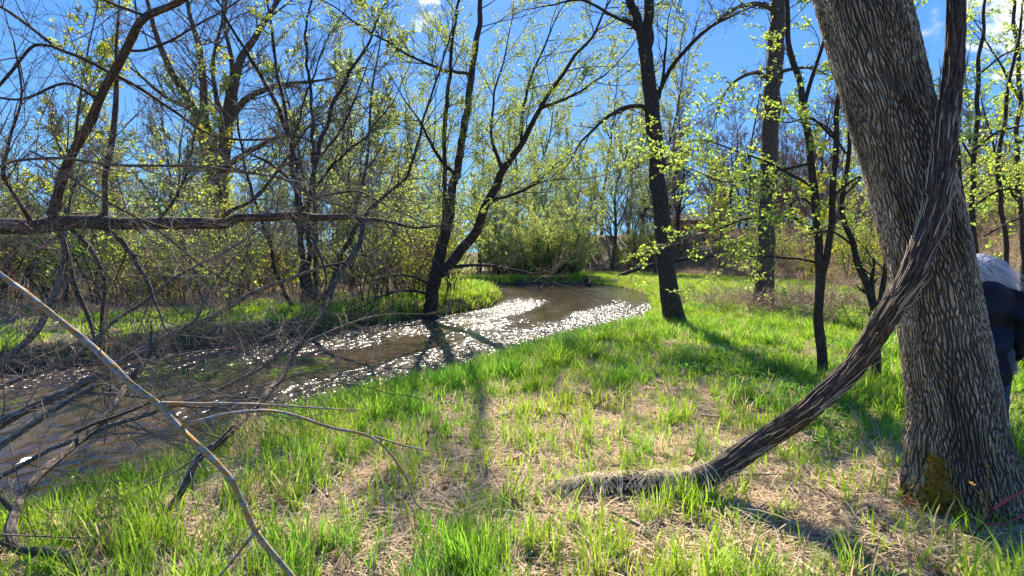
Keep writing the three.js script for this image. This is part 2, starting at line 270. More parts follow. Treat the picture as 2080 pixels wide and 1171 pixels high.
// ---------------------------------------------------------------- grass
function bladeTuft(n, hgt, spread, lean, wid, seed, flat = 0, pale = 0.55) {
  const q = rng(seed), mb = new MB(true);
  for (let k = 0; k < n; k++) {
    const a = q() * 6.283, d = Math.sqrt(q()) * spread, bx = Math.cos(a) * d, bz = Math.sin(a) * d, la = q() * 6.283, h = hgt * (0.45 + 0.75 * q()), le = lean * (0.25 + q()), w = wid * (0.6 + 0.7 * q()), fa = la + 1.57 + (q() - 0.5), tone = 0.8 + 0.4 * q();
    const N = 4; let prev = -1;
    for (let s = 0; s <= N; s++) {
      const t = s / N, ho = le * t * t * h, y = h * (flat ? flat * (0.2 + Math.sin(t * 3.0)) * 0.6 : t * (1 - 0.42 * t * Math.min(1, le))), x = bx + Math.cos(la) * (flat ? t * h : ho), z = bz + Math.sin(la) * (flat ? t * h : ho), ww = w * (s === N ? 0.08 : 1 - 0.55 * t * t) * 0.5;
      const nx = -Math.cos(la) * 0.9, ny = 0.35 + t * 0.5, nz = -Math.sin(la) * 0.9, il = 1 / Math.hypot(nx, ny, nz), cc = tone * mix(pale, 1, Math.min(1, t * 1.6)), ye = mix(1.15, 1, t);
      const i0 = mb.vert(x + Math.cos(fa) * ww, y, z + Math.sin(fa) * ww, nx * il, ny * il, nz * il, 0, t, cc * ye, cc, cc), i1 = mb.vert(x - Math.cos(fa) * ww, y, z - Math.sin(fa) * ww, nx * il, ny * il, nz * il, 1, t, cc * ye, cc, cc);
      if (prev >= 0) { mb.tri(prev, prev + 1, i0); mb.tri(i0, prev + 1, i1); } prev = i0;
    }
  }
  return mb.geo(null, true);
}
const dummy = new THREE.Object3D();
function scatter(name, label, category, geos, mat, spots) {
  const per = geos.map(() => []); spots.forEach((s, i) => per[i % geos.length].push(s));
  const g = base(name, V(0, 0, 0), label, category); g.userData.kind = 'stuff';
  per.forEach((list, k) => {
    if (!list.length) return;
    const m = new THREE.InstancedMesh(geos[k], mat, list.length); m.name = 'clump'; m.castShadow = m.receiveShadow = true; m.userData.kind = 'stuff';
    list.forEach((s, i) => { dummy.position.set(s.x, s.y, s.z); dummy.rotation.set(s.tx || 0, s.a, s.tz || 0); dummy.scale.set(s.s, s.sy || s.s, s.s); dummy.updateMatrix(); m.setMatrixAt(i, dummy.matrix); m.setColorAt(i, s.c); });
    g.add(m);
  });
}
const inView = (x, z, m = 0.25) => z < -1.2 && Math.abs(x) < (-z) * (0.925 + m) + 0.6;
const grassGreen = (l, x, z) => { const n = R(), y = noise(x * 0.8, z * 0.8, 12); if (R() < 0.07) return rgb(0.62, 0.52, 0.26); return rgb(0.27 + 0.15 * n + 0.14 * y - 0.08 * l, 0.46 + 0.14 * n + 0.08 * y - 0.06 * l, 0.025 + 0.025 * n); };
R = rng(1001);
{
  const tall = [1, 2, 3, 4].map((s) => bladeTuft(15, 0.30, 0.05, 0.5, 0.011, s)), close = [41, 42, 43, 44, 45].map((s) => bladeTuft(17, 0.27, 0.045, 0.42, 0.0072, s)), short = [5, 6, 7].map((s) => bladeTuft(9, 0.17, 0.06, 0.6, 0.0085, s)), straw = [11, 12, 13, 14].map((s) => bladeTuft(18, 0.26, 0.15, 0.5, 0.0055, s, 0.16, 0.85));
  const A = [], A2 = [], B = [], C = [];
  for (let k = 0; k < 130000; k++) {
    const x = rr(-9, 12), z = -1.6 - 15 * Math.pow(R(), 0.85); if (!inView(x, z)) continue;
    const L = land(x, z); if (L.side !== 0 || L.sd < 0.04 || L.hd > 1) continue;
    const l = lush(x, z, L), y = L.h - 0.01, a = R() * 6.28, t = R();
    if (t < 0.03 + 0.97 * Math.pow(l, 1.8)) { if (R() < 0.45) (z > -5.2 ? A2 : A).push({ x, y, z, a, s: rr(0.6, 1.25) * (0.62 + 0.45 * l), tx: rr(-0.18, 0.18), tz: rr(-0.18, 0.18), c: grassGreen(l, x, z) }); }
    else if (t < 0.16 + 0.6 * l) B.push({ x, y, z, a, s: rr(0.6, 1.5), tx: rr(-0.2, 0.2), tz: rr(-0.2, 0.2), c: grassGreen(l, x, z) });
    if (R() < 0.85 - 0.5 * l) { const v = rr(0.55, 1.25); C.push({ x, y: y + 0.012, z, a: R() * 6.28, s: rr(0.6, 1.5), tx: rr(-0.12, 0.12), tz: rr(-0.12, 0.12), c: rgb(0.66 * v, 0.53 * v, 0.325 * v) }); }
  }
  scatter('grass', 'tall fresh green grass in clumps on the near bank', 'grass', tall, M.grass, A);
  scatter('close_grass', 'narrow upright green grass blades in clumps closest to the viewer', 'grass', close, M.grass, A2);
  scatter('short_grass', 'short sparse grass coming up through the straw on the near bank', 'grass', short, M.grass, B);
  scatter('dry_grass', 'flattened pale straw lying on the near bank', 'straw', straw, M.straw, C);
  const meadow = [21, 22, 23].map((s) => bladeTuft(16, 0.24, 0.16, 0.6, 0.018, s)), D = [], E = [], F = [];
  for (let k = 0; k < 90000; k++) {
    const z = -15 - 48 * Math.pow(R(), 1.15), x = rr(-24, 26); if (!inView(x, z, 0.1)) continue;
    const L = land(x, z); if (L.sd < 0.03) continue; const y = L.h - 0.02, a = R() * 6.28;
    if (L.hd > 0.5) { if (R() < 0.35) { const v = rr(0.6, 1.2); F.push({ x, y, z, a, s: rr(0.8, 2.2), c: rgb(0.46 * v, 0.36 * v, 0.21 * v) }); } continue; }
    const c = grassGreen(0.3, x, z); c.r *= 1.12; c.g *= 1.05;
    if (L.side === 0) { const dens = 0.8 - 0.65 * smooth(6, 9, x) * smooth(-26, -20, z); if (R() < dens) D.push({ x, y, z, a, s: rr(0.6, 1.25), c }); else if (R() < 0.3) { const v = rr(0.6, 1.2); F.push({ x, y, z, a, s: rr(0.6, 1.4), c: rgb(0.46 * v, 0.36 * v, 0.22 * v) }); } }
    else { const d = smooth(4.2, 1.0, L.sd) * (L.side === 1 ? 1 : 0.95) + 0.10; if (R() < d) E.push({ x, y, z, a, s: rr(0.7, 1.5) * (0.7 + 0.5 * d), c }); else if (R() < 0.2) { const v = rr(0.6, 1.2); F.push({ x, y, z, a, s: rr(0.6, 1.8), c: rgb(0.38 * v, 0.29 * v, 0.18 * v) }); } }
  }
  scatter('meadow_grass', 'bright green meadow grass beyond the bend of the stream', 'grass', meadow, M.grass, D);
  scatter('bank_grass', 'bright grass along the top of the far stream bank', 'grass', meadow, M.grass, E);
  scatter('dead_grass', 'tan dead grass on the slope and the wood floor', 'dry grass', [31, 32].map((s) => bladeTuft(18, 0.3, 0.2, 1.1, 0.012, s, 0, 0.8)), M.straw, F);
  // far bank, close by: turf above the cut bank on the left
  const G = []; for (let k = 0; k < 26000; k++) { const x = rr(-17, -1), z = rr(-30, -8), L = land(x, z); if (L.side !== 2 || L.sd < 0.05 || L.sd > 5 || !inView(x, z)) continue; if (R() > smooth(-13, -16.5, z) * 0.5 + 0.12) continue; G.push({ x, y: L.h - 0.02, z, a: R() * 6.28, s: rr(0.5, 1.15), c: grassGreen(0.3, x, z) }); }
  scatter('turf', 'turf overhanging the dark cut bank on the left', 'grass', meadow, M.grass, G);
}

// ---------------------------------------------------------------- trees: twigs grown by rule on limbs laid out by hand
const lime = () => { const t = R(); return [0.42 + 0.14 * t, 0.53 + 0.10 * t, 0.07 + 0.05 * R()]; };
const bright = () => { const t = R(); return [0.54 + 0.12 * t, 0.63 + 0.08 * t, 0.12 + 0.06 * R()]; };
const fresh = () => { const t = R(); return [0.40 + 0.16 * t, 0.54 + 0.12 * t, 0.07 + 0.04 * R()]; };
const yellowish = () => { const t = R(); return [0.52 + 0.16 * t, 0.56 + 0.10 * t, 0.04 + 0.03 * R()]; };
const palegreen = () => { const t = R(); return [0.36 + 0.10 * t, 0.44 + 0.10 * t, 0.11 + 0.05 * R()]; };
const randDir = (v) => { const z = R() * 2 - 1, a = R() * 6.283, r = Math.sqrt(1 - z * z); return v.set(r * Math.cos(a), z, r * Math.sin(a)); };
const _r = V(0, 0, 0), _s = V(0, 0, 0);
// o: max level, kids per level, len ratio, ang spread, wob, trop (pull up or down), min radius, leaves per metre, leaf size, colour
function sprout(b, p, d, L, r, lvl, o) {
  const n = Math.max(2, Math.min(8, Math.ceil(L / (o.step || 0.22)))), pts = [p.clone()], rad = [Math.max(r, o.min)], dirs = [d.clone()], dir = d.clone();
  const cur = p.clone();
  for (let i = 1; i <= n; i++) { dir.addScaledVector(randDir(_r), o.wob); dir.y += o.trop * L / n * (lvl ? 1 : 0.6); dir.normalize(); cur.addScaledVector(dir, L / n); pts.push(cur.clone()); dirs.push(dir.clone()); rad.push(Math.max(o.min * (i === n ? 0.6 : 1), r * (1 - 0.72 * i / n))); }
  tube(r > (o.twigR || 0.012) ? b.wood : b.twig, pts, rad, sidesFor(r));
  if (lvl < o.max) {
    const k = Math.round((o.kids[lvl] || 3) * (0.7 + 0.6 * R()));
    for (let c = 0; c < k; c++) {
      const t = 0.15 + 0.85 * (c + R()) / k, f = Math.min(n - 0.001, t * n), i = Math.floor(f), q = pts[i].clone().lerp(pts[i + 1], f - i), dd = dirs[i];
      randDir(_s); _s.addScaledVector(dd, -_s.dot(dd)).normalize();
      const a = (o.ang || 0.7) * (0.6 + 0.7 * R()), nd = dd.clone().multiplyScalar(Math.cos(a)).addScaledVector(_s, Math.sin(a)); if (o.flat) nd.y *= 1 - o.flat; nd.normalize();
      sprout(b, q, nd, L * o.ratio * (0.55 + 0.7 * R()) * (1.2 - 0.55 * t), rad[i] * 0.55, lvl + 1, o);
    }
  }
  if (o.leaves && lvl >= (o.leafLvl ?? o.max)) leavesAlong(b, pts, L, o);
}
function leavesAlong(b, pts, L, o) {
  const n = pts.length - 1; let m = o.leaves * L; m = Math.floor(m) + (R() < m % 1 ? 1 : 0); if (o.bare && R() < o.bare) return;
  for (let k = 0; k < m; k++) { const f = Math.min(n - 0.001, (0.1 + 0.9 * R()) * n), i = Math.floor(f); _r.lerpVectors(pts[i], pts[i + 1], f - i); const c = o.col(), cl = o.clump || 1; for (let j = 0; j < cl; j++) { randDir(_s); _s.y = _s.y * 0.7 + (o.leafUp ?? 0.2); const l = o.size * (0.6 + 0.7 * R()); leaf(b.leaf, _r, _s.x, _s.y, _s.z, l, l * (o.wide || 0.55), c); } }
}
const bins = () => ({ wood: new MB(), twig: new MB(), leaf: new MB(true) });
const px = (c) => c.map(([x, y, half, d]) => [at(x, y, d), half * d / FPX * FPX / Math.hypot(FPX, Math.min(1150, x - 1040))]); // seen aslant, a round stem looks broader than it is
// a tree laid out in the photograph's directions, each point with its own distance
function tree(s) {
  R = rng(s.seed); const c0 = px(s.trunk); if (s.stand !== false) { const g = c0[0][0]; g.y = ground(g.x, g.z) - 0.12; }
  const root = base(s.name, c0[0][0], s.label, 'tree', s.group), O = c0[0][0], b = bins();
  const lines = [[s.trunk, s.sp?.[0] ?? 0, 'trunk', c0], ...(s.stems || []).map((t) => [t, s.sp?.[1] ?? 1, 'stem', px(t)]), ...(s.limbs || []).map((t) => [t, s.sp?.[2] ?? 2, 'branch', px(t)])];
  lines.forEach(([, dens, name, ctrl], li) => {
    if (name === 'stem' && s.standStems) { const g = ctrl[0][0]; g.y = ground(g.x, g.z) - 0.08; }
    const big = ctrl[0][1], P = path(ctrl, s.step || Math.max(0.06, Math.min(0.25, big)), s.wob ?? 0.12, li * 3.7 + s.seed), mb = new MB(s.col);
    const R0 = P.rad.slice(); if (name === 'trunk' && s.flare) for (let i = 0; i < P.pts.length; i++) { const hgt = P.pts[i].y - P.pts[0].y; P.rad[i] *= 1 + s.flare * Math.exp(-hgt / (big * 1.3)); }
    tube(mb, P.pts, P.rad, s.col ? 16 : sidesFor(big), s.rough ?? 0.16, s.col);
    addMesh(name, mb.geo(O), s.mat, root);
    const o = s.bare?.includes(li) ? { ...s.twig, leaves: 0 } : s.twig, L = P.L; let m = dens * L; m = Math.floor(m) + (R() < m % 1 ? 1 : 0); const t0 = name === 'trunk' ? (s.from ?? 0.35) : (s.fromLimb ?? 0.15);
    for (let k = 0; k < m; k++) { const t = t0 + (1 - t0) * (k + R()) / m, f = Math.min(P.pts.length - 1.001, t * (P.pts.length - 1)), i = Math.floor(f), q = P.pts[i].clone().lerp(P.pts[i + 1], f - i), dd = P.pts[i + 1].clone().sub(P.pts[i]).normalize(); randDir(_s); _s.addScaledVector(dd, -_s.dot(dd)).normalize(); _s.z *= 0.8; const a = rr(0.45, 1.1), nd = dd.clone().multiplyScalar(Math.cos(a)).addScaledVector(_s, Math.sin(a)).normalize(); sprout(b, q, nd, o.len * rr(0.45, 1.25), Math.min(R0[i] * 0.5, o.r * rr(0.7, 1.2)), 0, o); }
    if (!s.noTip) { const e = P.pts.length - 1; sprout(b, P.pts[e], P.pts[e].clone().sub(P.pts[e - 1]).normalize(), o.len * 1.1, R0[e] * 0.9, 0, o); }
    if (s.trunkLeaves && (name === 'trunk' || li <= s.trunkLeaves.upto)) { const q = s.trunkLeaves; for (let k = 0; k < L * q.n; k++) { const f = R() * (P.pts.length - 1.01), i = Math.floor(f); if (P.pts[i].y < q.y0 || (name !== 'trunk' && R() < 1.25 * f / P.pts.length)) continue; randDir(_s); const pp = P.pts[i].clone().addScaledVector(_s, P.rad[i] + R() * R() * q.out); for (let j = 0; j < 3; j++) { randDir(_s); leaf(b.leaf, pp, _s.x, _s.y, _s.z, q.size * rr(0.6, 1.3), q.size * 0.6, q.col()); } } }
  });
  if (b.wood.n) addMesh('branchlets', b.wood.geo(O), s.mat2 || s.mat, root, 'stuff');
  if (b.twig.n) addMesh('twigs', b.twig.geo(O), s.twigMat, root, 'stuff');
  if (b.leaf.n) addMesh('foliage', b.leaf.geo(O), M.leaf, root, 'stuff');
  return root;
}
// a free-standing tree or shrub built at the origin, to be cloned
function proto(s) {
  R = rng(s.seed); const root = new THREE.Group(), b = bins(), o = s.twig, tr = new MB();
  for (let k = 0; k < (s.stems || 1); k++) {
    const a = s.stems ? k / s.stems * 6.283 + R() : R() * 6.283, lean = s.lean * (0.5 + R()), H = s.h * rr(0.75, 1.1), bx = s.stems ? Math.cos(a) * s.base * R() : 0, bz = s.stems ? Math.sin(a) * s.base * R() : 0;
    const ctrl = [0, 0.25, 0.5, 0.75, 1].map((t) => [V(bx + Math.cos(a) * lean * H * t ** 1.4 + noise(t * 3, k * 5, s.seed) * H * 0.06, H * t * (s.arch ? 1 - s.arch * t : 1) - (t ? 0 : 0.25), bz + Math.sin(a) * lean * H * t ** 1.4 + noise(t * 3, k * 5, s.seed + 9) * H * 0.06), s.r * (1 - 0.82 * t)]);
    const P = path(ctrl, H / 14, 0.1, s.seed + k); P.rad[0] *= 1.25; tube(tr, P.pts, P.rad, s.r > 0.1 ? 10 : s.r > 0.04 ? 6 : 4, 0.12);
    for (let m = 0; m < s.n; m++) { const t = s.from + (1 - s.from) * (m + R()) / s.n, f = Math.min(P.pts.length - 1.001, t * (P.pts.length - 1)), i = Math.floor(f), dd = P.pts[i + 1].clone().sub(P.pts[i]).normalize(); randDir(_s); _s.addScaledVector(dd, -_s.dot(dd)).normalize(); const an = s.ang * rr(0.7, 1.3), nd = dd.multiplyScalar(Math.cos(an)).addScaledVector(_s, Math.sin(an)).normalize(); sprout(b, P.pts[i], nd, o.len * rr(0.6, 1.2) * (1.25 - 0.8 * t), P.rad[i] * 0.55, 0, o); }
    sprout(b, P.pts[P.pts.length - 1], V(Math.cos(a) * lean, 1, Math.sin(a) * lean).normalize(), o.len * 0.7, s.r * 0.18, 0, o);
  }
  addMesh(s.stems ? 'stem' : 'trunk', tr.geo(), s.mat, root);
  if (b.wood.n) addMesh('branchlets', b.wood.geo(), s.mat, root, 'stuff');
  if (b.twig.n) addMesh('twigs', b.twig.geo(), s.twigMat, root, 'stuff');
  if (b.leaf.n) addMesh('foliage', b.leaf.geo(), M.leaf, root, 'stuff');
  return root;
}
function plant(pr, name, x, z, scale, turn, label, category, group) { const o = pr.clone(); o.name = numbered(name); o.position.set(x, ground(x, z) - 0.05, z); o.scale.setScalar(scale); o.rotation.y = turn; scene.add(o); return tag(o, label, category, group); }

const bareTwig = { max: 3, kids: [5, 4, 3], ratio: 0.55, ang: 0.75, wob: 0.16, trop: 0.1, min: 0.0028, len: 1.3, r: 0.02 };
const droopTwig = { max: 2, kids: [6, 4], ratio: 0.5, ang: 0.8, wob: 0.14, trop: -0.35, min: 0.004, len: 1.5, r: 0.022 };

// the three trunks on the near bank to the right of the bend
tree({ seed: 11, name: 'dark_trunk_tree', label: 'tall dark brown tree leaning left beside the stream bend', mat: M.dark, twigMat: M.twigDark, flare: 0.35, from: 0.45, sp: [0.8, 1, 2.2], wob: 0.1,
  trunk: [[1372, 668, 22, 12.9], [1357, 570, 19, 12.9], [1342, 430, 17, 12.9], [1330, 290, 16, 12.9], [1322, 190, 15, 12.9], [1310, 95, 13, 12.9]],
  limbs: [[[1312, 110, 9, 12.9], [1296, 50, 9, 12.8], [1280, 0, 8, 12.7], [1255, -70, 6, 12.5], [1235, -170, 4, 12.3]], [[1312, 100, 12, 12.9], [1318, 40, 10, 12.9], [1318, -20, 10, 13], [1324, -120, 7, 13.1], [1315, -260, 4, 13.3]],
    [[1330, 238, 5, 12.9], [1300, 216, 4.5, 12.6], [1262, 222, 4, 12.4], [1215, 255, 3, 12.2], [1180, 290, 2, 12.1], [1160, 325, 1.2, 12]], [[1334, 195, 5, 12.9], [1370, 130, 4.5, 12.7], [1410, 85, 4, 12.4], [1450, 50, 3, 12.2], [1500, 25, 2, 12]], [[1338, 200, 4, 12.9], [1346, 150, 3, 12.8], [1352, 96, 2.4, 12.8]],
    [[1345, 335, 3, 12.9], [1372, 332, 2.4, 12.8], [1392, 345, 1.6, 12.7]], [[1300, 60, 4, 12.9], [1240, 30, 3, 12.3], [1180, 0, 2.5, 12], [1120, 10, 1.6, 11.8]]],
  twig: { ...droopTwig, len: 0.9, kids: [6, 4], r: 0.016, leaves: 2.2, leafLvl: 1, bare: 0.5, size: 0.05, clump: 2, col: fresh } });
tree({ seed: 12, name: 'mossy_trunk_tree', label: 'thick straight grey-brown trunk rising from the bramble pile', mat: M.brown, twigMat: M.twigDark, flare: 0.3, from: 0.5, sp: [0.9, 1, 2.2], wob: 0.08,
  trunk: [[1549, 652, 21, 15.6], [1555, 520, 18.5, 15.6], [1561, 370, 17.5, 15.6], [1568, 220, 17, 15.6], [1576, 100, 17, 15.6], [1583, 0, 16, 15.6], [1590, -160, 12, 15.6], [1590, -330, 6, 15.6]],
  limbs: [[[1566, 160, 5, 15.6], [1535, 148, 4, 15.2], [1500, 162, 3.5, 14.8], [1470, 195, 3, 14.5], [1455, 235, 1.8, 14.3]], [[1578, 25, 6, 15.6], [1545, 8, 5, 15.1], [1505, 14, 4, 14.6], [1450, 50, 3, 14], [1390, 105, 2, 13.6]], [[1572, 155, 5, 15.6], [1600, 142, 4, 15.3], [1640, 138, 3, 15], [1680, 150, 2, 14.8]], [[1585, -20, 7, 15.6], [1640, -60, 5, 15], [1700, -90, 4, 14.4]], [[1588, -60, 6, 15.6], [1520, -90, 5, 14.8], [1440, -70, 3, 14], [1370, -20, 2, 13.4]]],
  twig: { ...droopTwig, len: 1.0, kids: [6, 4], r: 0.018, leaves: 2.4, leafLvl: 1, bare: 0.35, size: 0.06, clump: 2, col: fresh } });
const mapleTwig = { max: 2, kids: [5, 3], ratio: 0.55, ang: 0.75, wob: 0.16, trop: 0.12, min: 0.0022, len: 0.62, r: 0.009, flat: 0.3, leaves: 19, leafLvl: 1, size: 0.036, wide: 0.7, clump: 2, col: fresh, step: 0.12, bare: 0.12 };
tree({ seed: 13, name: 'young_maple', label: 'slim dark two-stemmed young tree with fresh green leaves left of the big trunk', mat: M.dark, twigMat: M.twigDark, flare: 0.25, from: 0.35, sp: [2.0, 2.6, 4.6], wob: 0.1, fromLimb: 0.2,
  trunk: [[1671, 792, 13, 6.8], [1668, 700, 11, 6.8], [1665, 600, 10, 6.8], [1662, 500, 9, 6.8], [1655, 400, 8.5, 6.8], [1645, 300, 8, 6.8], [1628, 200, 7, 6.8], [1608, 110, 6, 6.8], [1600, 20, 5, 6.8], [1592, -90, 3, 6.8]],
  stems: [[[1668, 590, 8, 6.8], [1680, 520, 8, 6.75], [1688, 430, 7.5, 6.7], [1697, 320, 7, 6.65], [1702, 210, 6, 6.6], [1714, 130, 4, 6.6], [1725, 30, 2.5, 6.6]], [[1633, 225, 5, 6.8], [1656, 150, 4.5, 6.75], [1678, 70, 4, 6.7], [1692, -10, 3, 6.7]]],
  limbs: [[[1660, 470, 4, 6.8], [1600, 440, 3.2, 6.6], [1520, 446, 2.4, 6.4], [1450, 466, 1.6, 6.2], [1390, 490, 1, 6.1]], [[1652, 380, 4, 6.8], [1590, 345, 3, 6.6], [1510, 310, 2.2, 6.5], [1430, 285, 1.4, 6.4], [1370, 290, 1, 6.3]], [[1665, 540, 3, 6.8], [1600, 525, 2.4, 6.7], [1530, 520, 1.6, 6.6], [1470, 545, 1, 6.5]], [[1648, 330, 3.5, 6.8], [1560, 350, 2.6, 6.5], [1480, 372, 1.8, 6.3], [1420, 350, 1, 6.2]], [[1690, 400, 3.2, 6.7], [1740, 360, 2.4, 6.5], [1790, 350, 1.5, 6.4]], [[1698, 280, 3.2, 6.65], [1650, 240, 2.4, 6.5], [1590, 250, 1.5, 6.4], [1530, 230, 1, 6.3]], [[1655, 420, 3, 6.8], [1620, 400, 2.2, 6.4], [1560, 410, 1.6, 6.1], [1500, 400, 1, 5.9]]],
  twig: mapleTwig });
tree({ seed: 14, name: 'forked_sapling', label: 'small forked tree directly left of the big trunk, behind the hanging vine', mat: M.dark, twigMat: M.twigDark, flare: 0.2, from: 0.6, sp: [0.6, 1.8, 3], wob: 0.1,
  trunk: [[1779, 800, 13, 6.7], [1778, 720, 11, 6.7], [1778, 640, 10.5, 6.7]],
  stems: [[[1778, 645, 9, 6.7], [1755, 570, 8, 6.7], [1738, 505, 7, 6.7], [1716, 450, 6.5, 6.7], [1711, 380, 6, 6.7], [1724, 300, 5, 6.7], [1732, 200, 4, 6.7], [1740, 90, 2.5, 6.7]], [[1779, 640, 8, 6.7], [1795, 600, 7, 6.65], [1800, 545, 6, 6.6], [1792, 460, 4, 6.6], [1785, 380, 2.5, 6.6]]],
  limbs: [[[1735, 500, 3, 6.7], [1690, 470, 2.2, 6.5], [1640, 478, 1.4, 6.4]], [[1714, 400, 3, 6.7], [1760, 350, 2, 6.6], [1800, 310, 1.3, 6.5]], [[1722, 310, 3, 6.7], [1680, 260, 2, 6.5], [1640, 240, 1.2, 6.4]]],
  twig: { ...mapleTwig, leaves: 8 } });

// leafy young trees to the right of the big trunk
tree({ seed: 23, name: 'edge_maple', label: 'leafy young tree with thin dark stems just right of the big trunk top', mat: M.dark, twigMat: M.twigDark, from: 0.3, sp: [1.6, 2.2, 3], wob: 0.12, standStems: true,
  trunk: [[1990, 690, 8, 10], [1985, 560, 7, 10], [1975, 420, 6.5, 10], [1982, 280, 6, 10], [1990, 140, 5, 10], [2000, 10, 3.5, 10], [2010, -120, 2, 10]],
  stems: [[[2040, 680, 7, 10.4], [2045, 500, 6, 10.4], [2030, 330, 5.5, 10.4], [2050, 180, 4.5, 10.4], [2075, 40, 3, 10.4]], [[1965, 690, 6, 9.6], [1960, 480, 5, 9.6], [1945, 300, 4.5, 9.6], [1890, 170, 4, 9.5], [1860, 60, 3, 9.4], [1850, -40, 2, 9.4]]],
  limbs: [[[1985, 300, 4, 10], [2030, 270, 3, 9.8], [2100, 250, 2, 9.6]], [[1978, 420, 4, 10], [2030, 390, 3, 9.7], [2090, 385, 2, 9.5]], [[1990, 150, 3, 10], [2040, 110, 2.4, 9.8], [2100, 90, 1.5, 9.6]], [[1982, 330, 3, 10], [1950, 280, 2.4, 9.8], [1920, 270, 1.5, 9.6]], [[2000, 480, 3, 10], [2050, 450, 2.4, 9.9], [2110, 440, 1.4, 9.8]]],
  twig: { ...mapleTwig, len: 0.8, leaves: 9, size: 0.06 } });
tree({ seed: 24, name: 'slope_maple', label: 'taller leafy sapling at the right edge of the slope behind the person', mat: M.dark, twigMat: M.twigDark, from: 0.2, sp: [2.2, 2, 3], wob: 0.12,
  trunk: [[2085, 640, 8, 13], [2078, 480, 7, 13], [2066, 330, 6, 13], [2072, 180, 5, 13], [2060, 20, 4, 13], [2050, -120, 2, 13]],
  limbs: [[[2075, 420, 4, 13], [2030, 340, 3, 12.8], [2000, 230, 2, 12.6]], [[2068, 300, 4, 13], [2110, 220, 3, 13], [2150, 120, 2, 13]], [[2070, 200, 3, 13], [2020, 110, 2.2, 12.8], [1985, 50, 1.4, 12.6]]],
  twig: { ...mapleTwig, len: 1.0, leaves: 8, size: 0.07 } });

// the two-trunked tree at the water's edge in the middle of the picture
tree({ seed: 15, name: 'streamside_willow', label: 'tree in the water at the left bank, its second trunk leaning far right', mat: M.dark, twigMat: M.twigBrown, flare: 0.3, from: 0.4, sp: [1.4, 1.9, 2.6], wob: 0.16, bare: [3, 10, 11],
  trunk: [[873, 652, 14.3, 18.9], [877, 600, 13.4, 18.9], [888, 545, 12.6, 18.9], [901, 490, 10.9, 18.9], [913, 430, 9.2, 18.9], [922, 370, 8.4, 18.9], [935, 310, 7.6, 18.9], [946, 240, 7.1, 18.9], [957, 160, 6.3, 18.9], [969, 80, 5.5, 18.9], [978, 0, 4.6, 18.9], [986, -110, 2.5, 18.9]],
  stems: [[[886, 560, 10.1, 18.9], [910, 540, 10.5, 18.7], [936, 508, 10.5, 18.5], [965, 468, 9.2, 18.3], [990, 412, 8.4, 18], [1020, 350, 7.6, 17.7], [1060, 288, 5.9, 17.4], [1100, 220, 4.6, 17], [1150, 140, 3.4, 16.7], [1200, 75, 2.5, 16.4], [1245, -10, 1.7, 16]], [[898, 490, 5.0, 18.8], [904, 420, 4.6, 18.6], [905, 330, 4.2, 18.5], [906, 240, 4.2, 18.4], [913, 150, 3.8, 18.3], [920, 60, 2.9, 18.2], [942, -30, 2.1, 18.2]]],
  limbs: [[[905, 545, 4, 18.7], [960, 538, 3, 18], [1030, 546, 2.4, 17.4], [1085, 560, 1.8, 17], [1120, 572, 1.2, 16.8]], [[990, 412, 4, 18], [1040, 395, 3, 17.5], [1100, 370, 2, 17], [1160, 365, 1.2, 16.7]], [[1055, 295, 4, 17.4], [1065, 220, 3, 17.5], [1085, 140, 2.4, 17.6], [1120, 60, 1.6, 17.8]], [[1020, 350, 4, 17.7], [1000, 280, 3, 17.8], [1005, 190, 2, 18], [1030, 100, 1.4, 18.2]], [[958, 150, 3.5, 18.9], [900, 142, 3, 18], [820, 105, 2.4, 17], [730, 50, 1.8, 16], [640, -10, 1.2, 15.2]], [[1100, 220, 3.5, 17], [1170, 190, 2.4, 16.6], [1230, 150, 1.6, 16.3]], [[925, 360, 4, 18.9], [880, 300, 3, 18.4], [850, 240, 2, 18]], [[878, 600, 3.5, 18.8], [820, 590, 2.8, 17.8], [760, 610, 2, 17], [700, 640, 1.3, 16.4]], [[880, 575, 3, 18.7], [800, 560, 2.4, 18], [730, 580, 1.6, 17.5], [690, 575, 1.2, 17.2]]],
  twig: { max: 2, kids: [6, 5], ratio: 0.55, ang: 0.6, wob: 0.12, trop: 0.08, min: 0.0045, len: 1.9, r: 0.018, leaves: 13, leafLvl: 1, size: 0.05, clump: 3, col: lime, bare: 0.12 } });

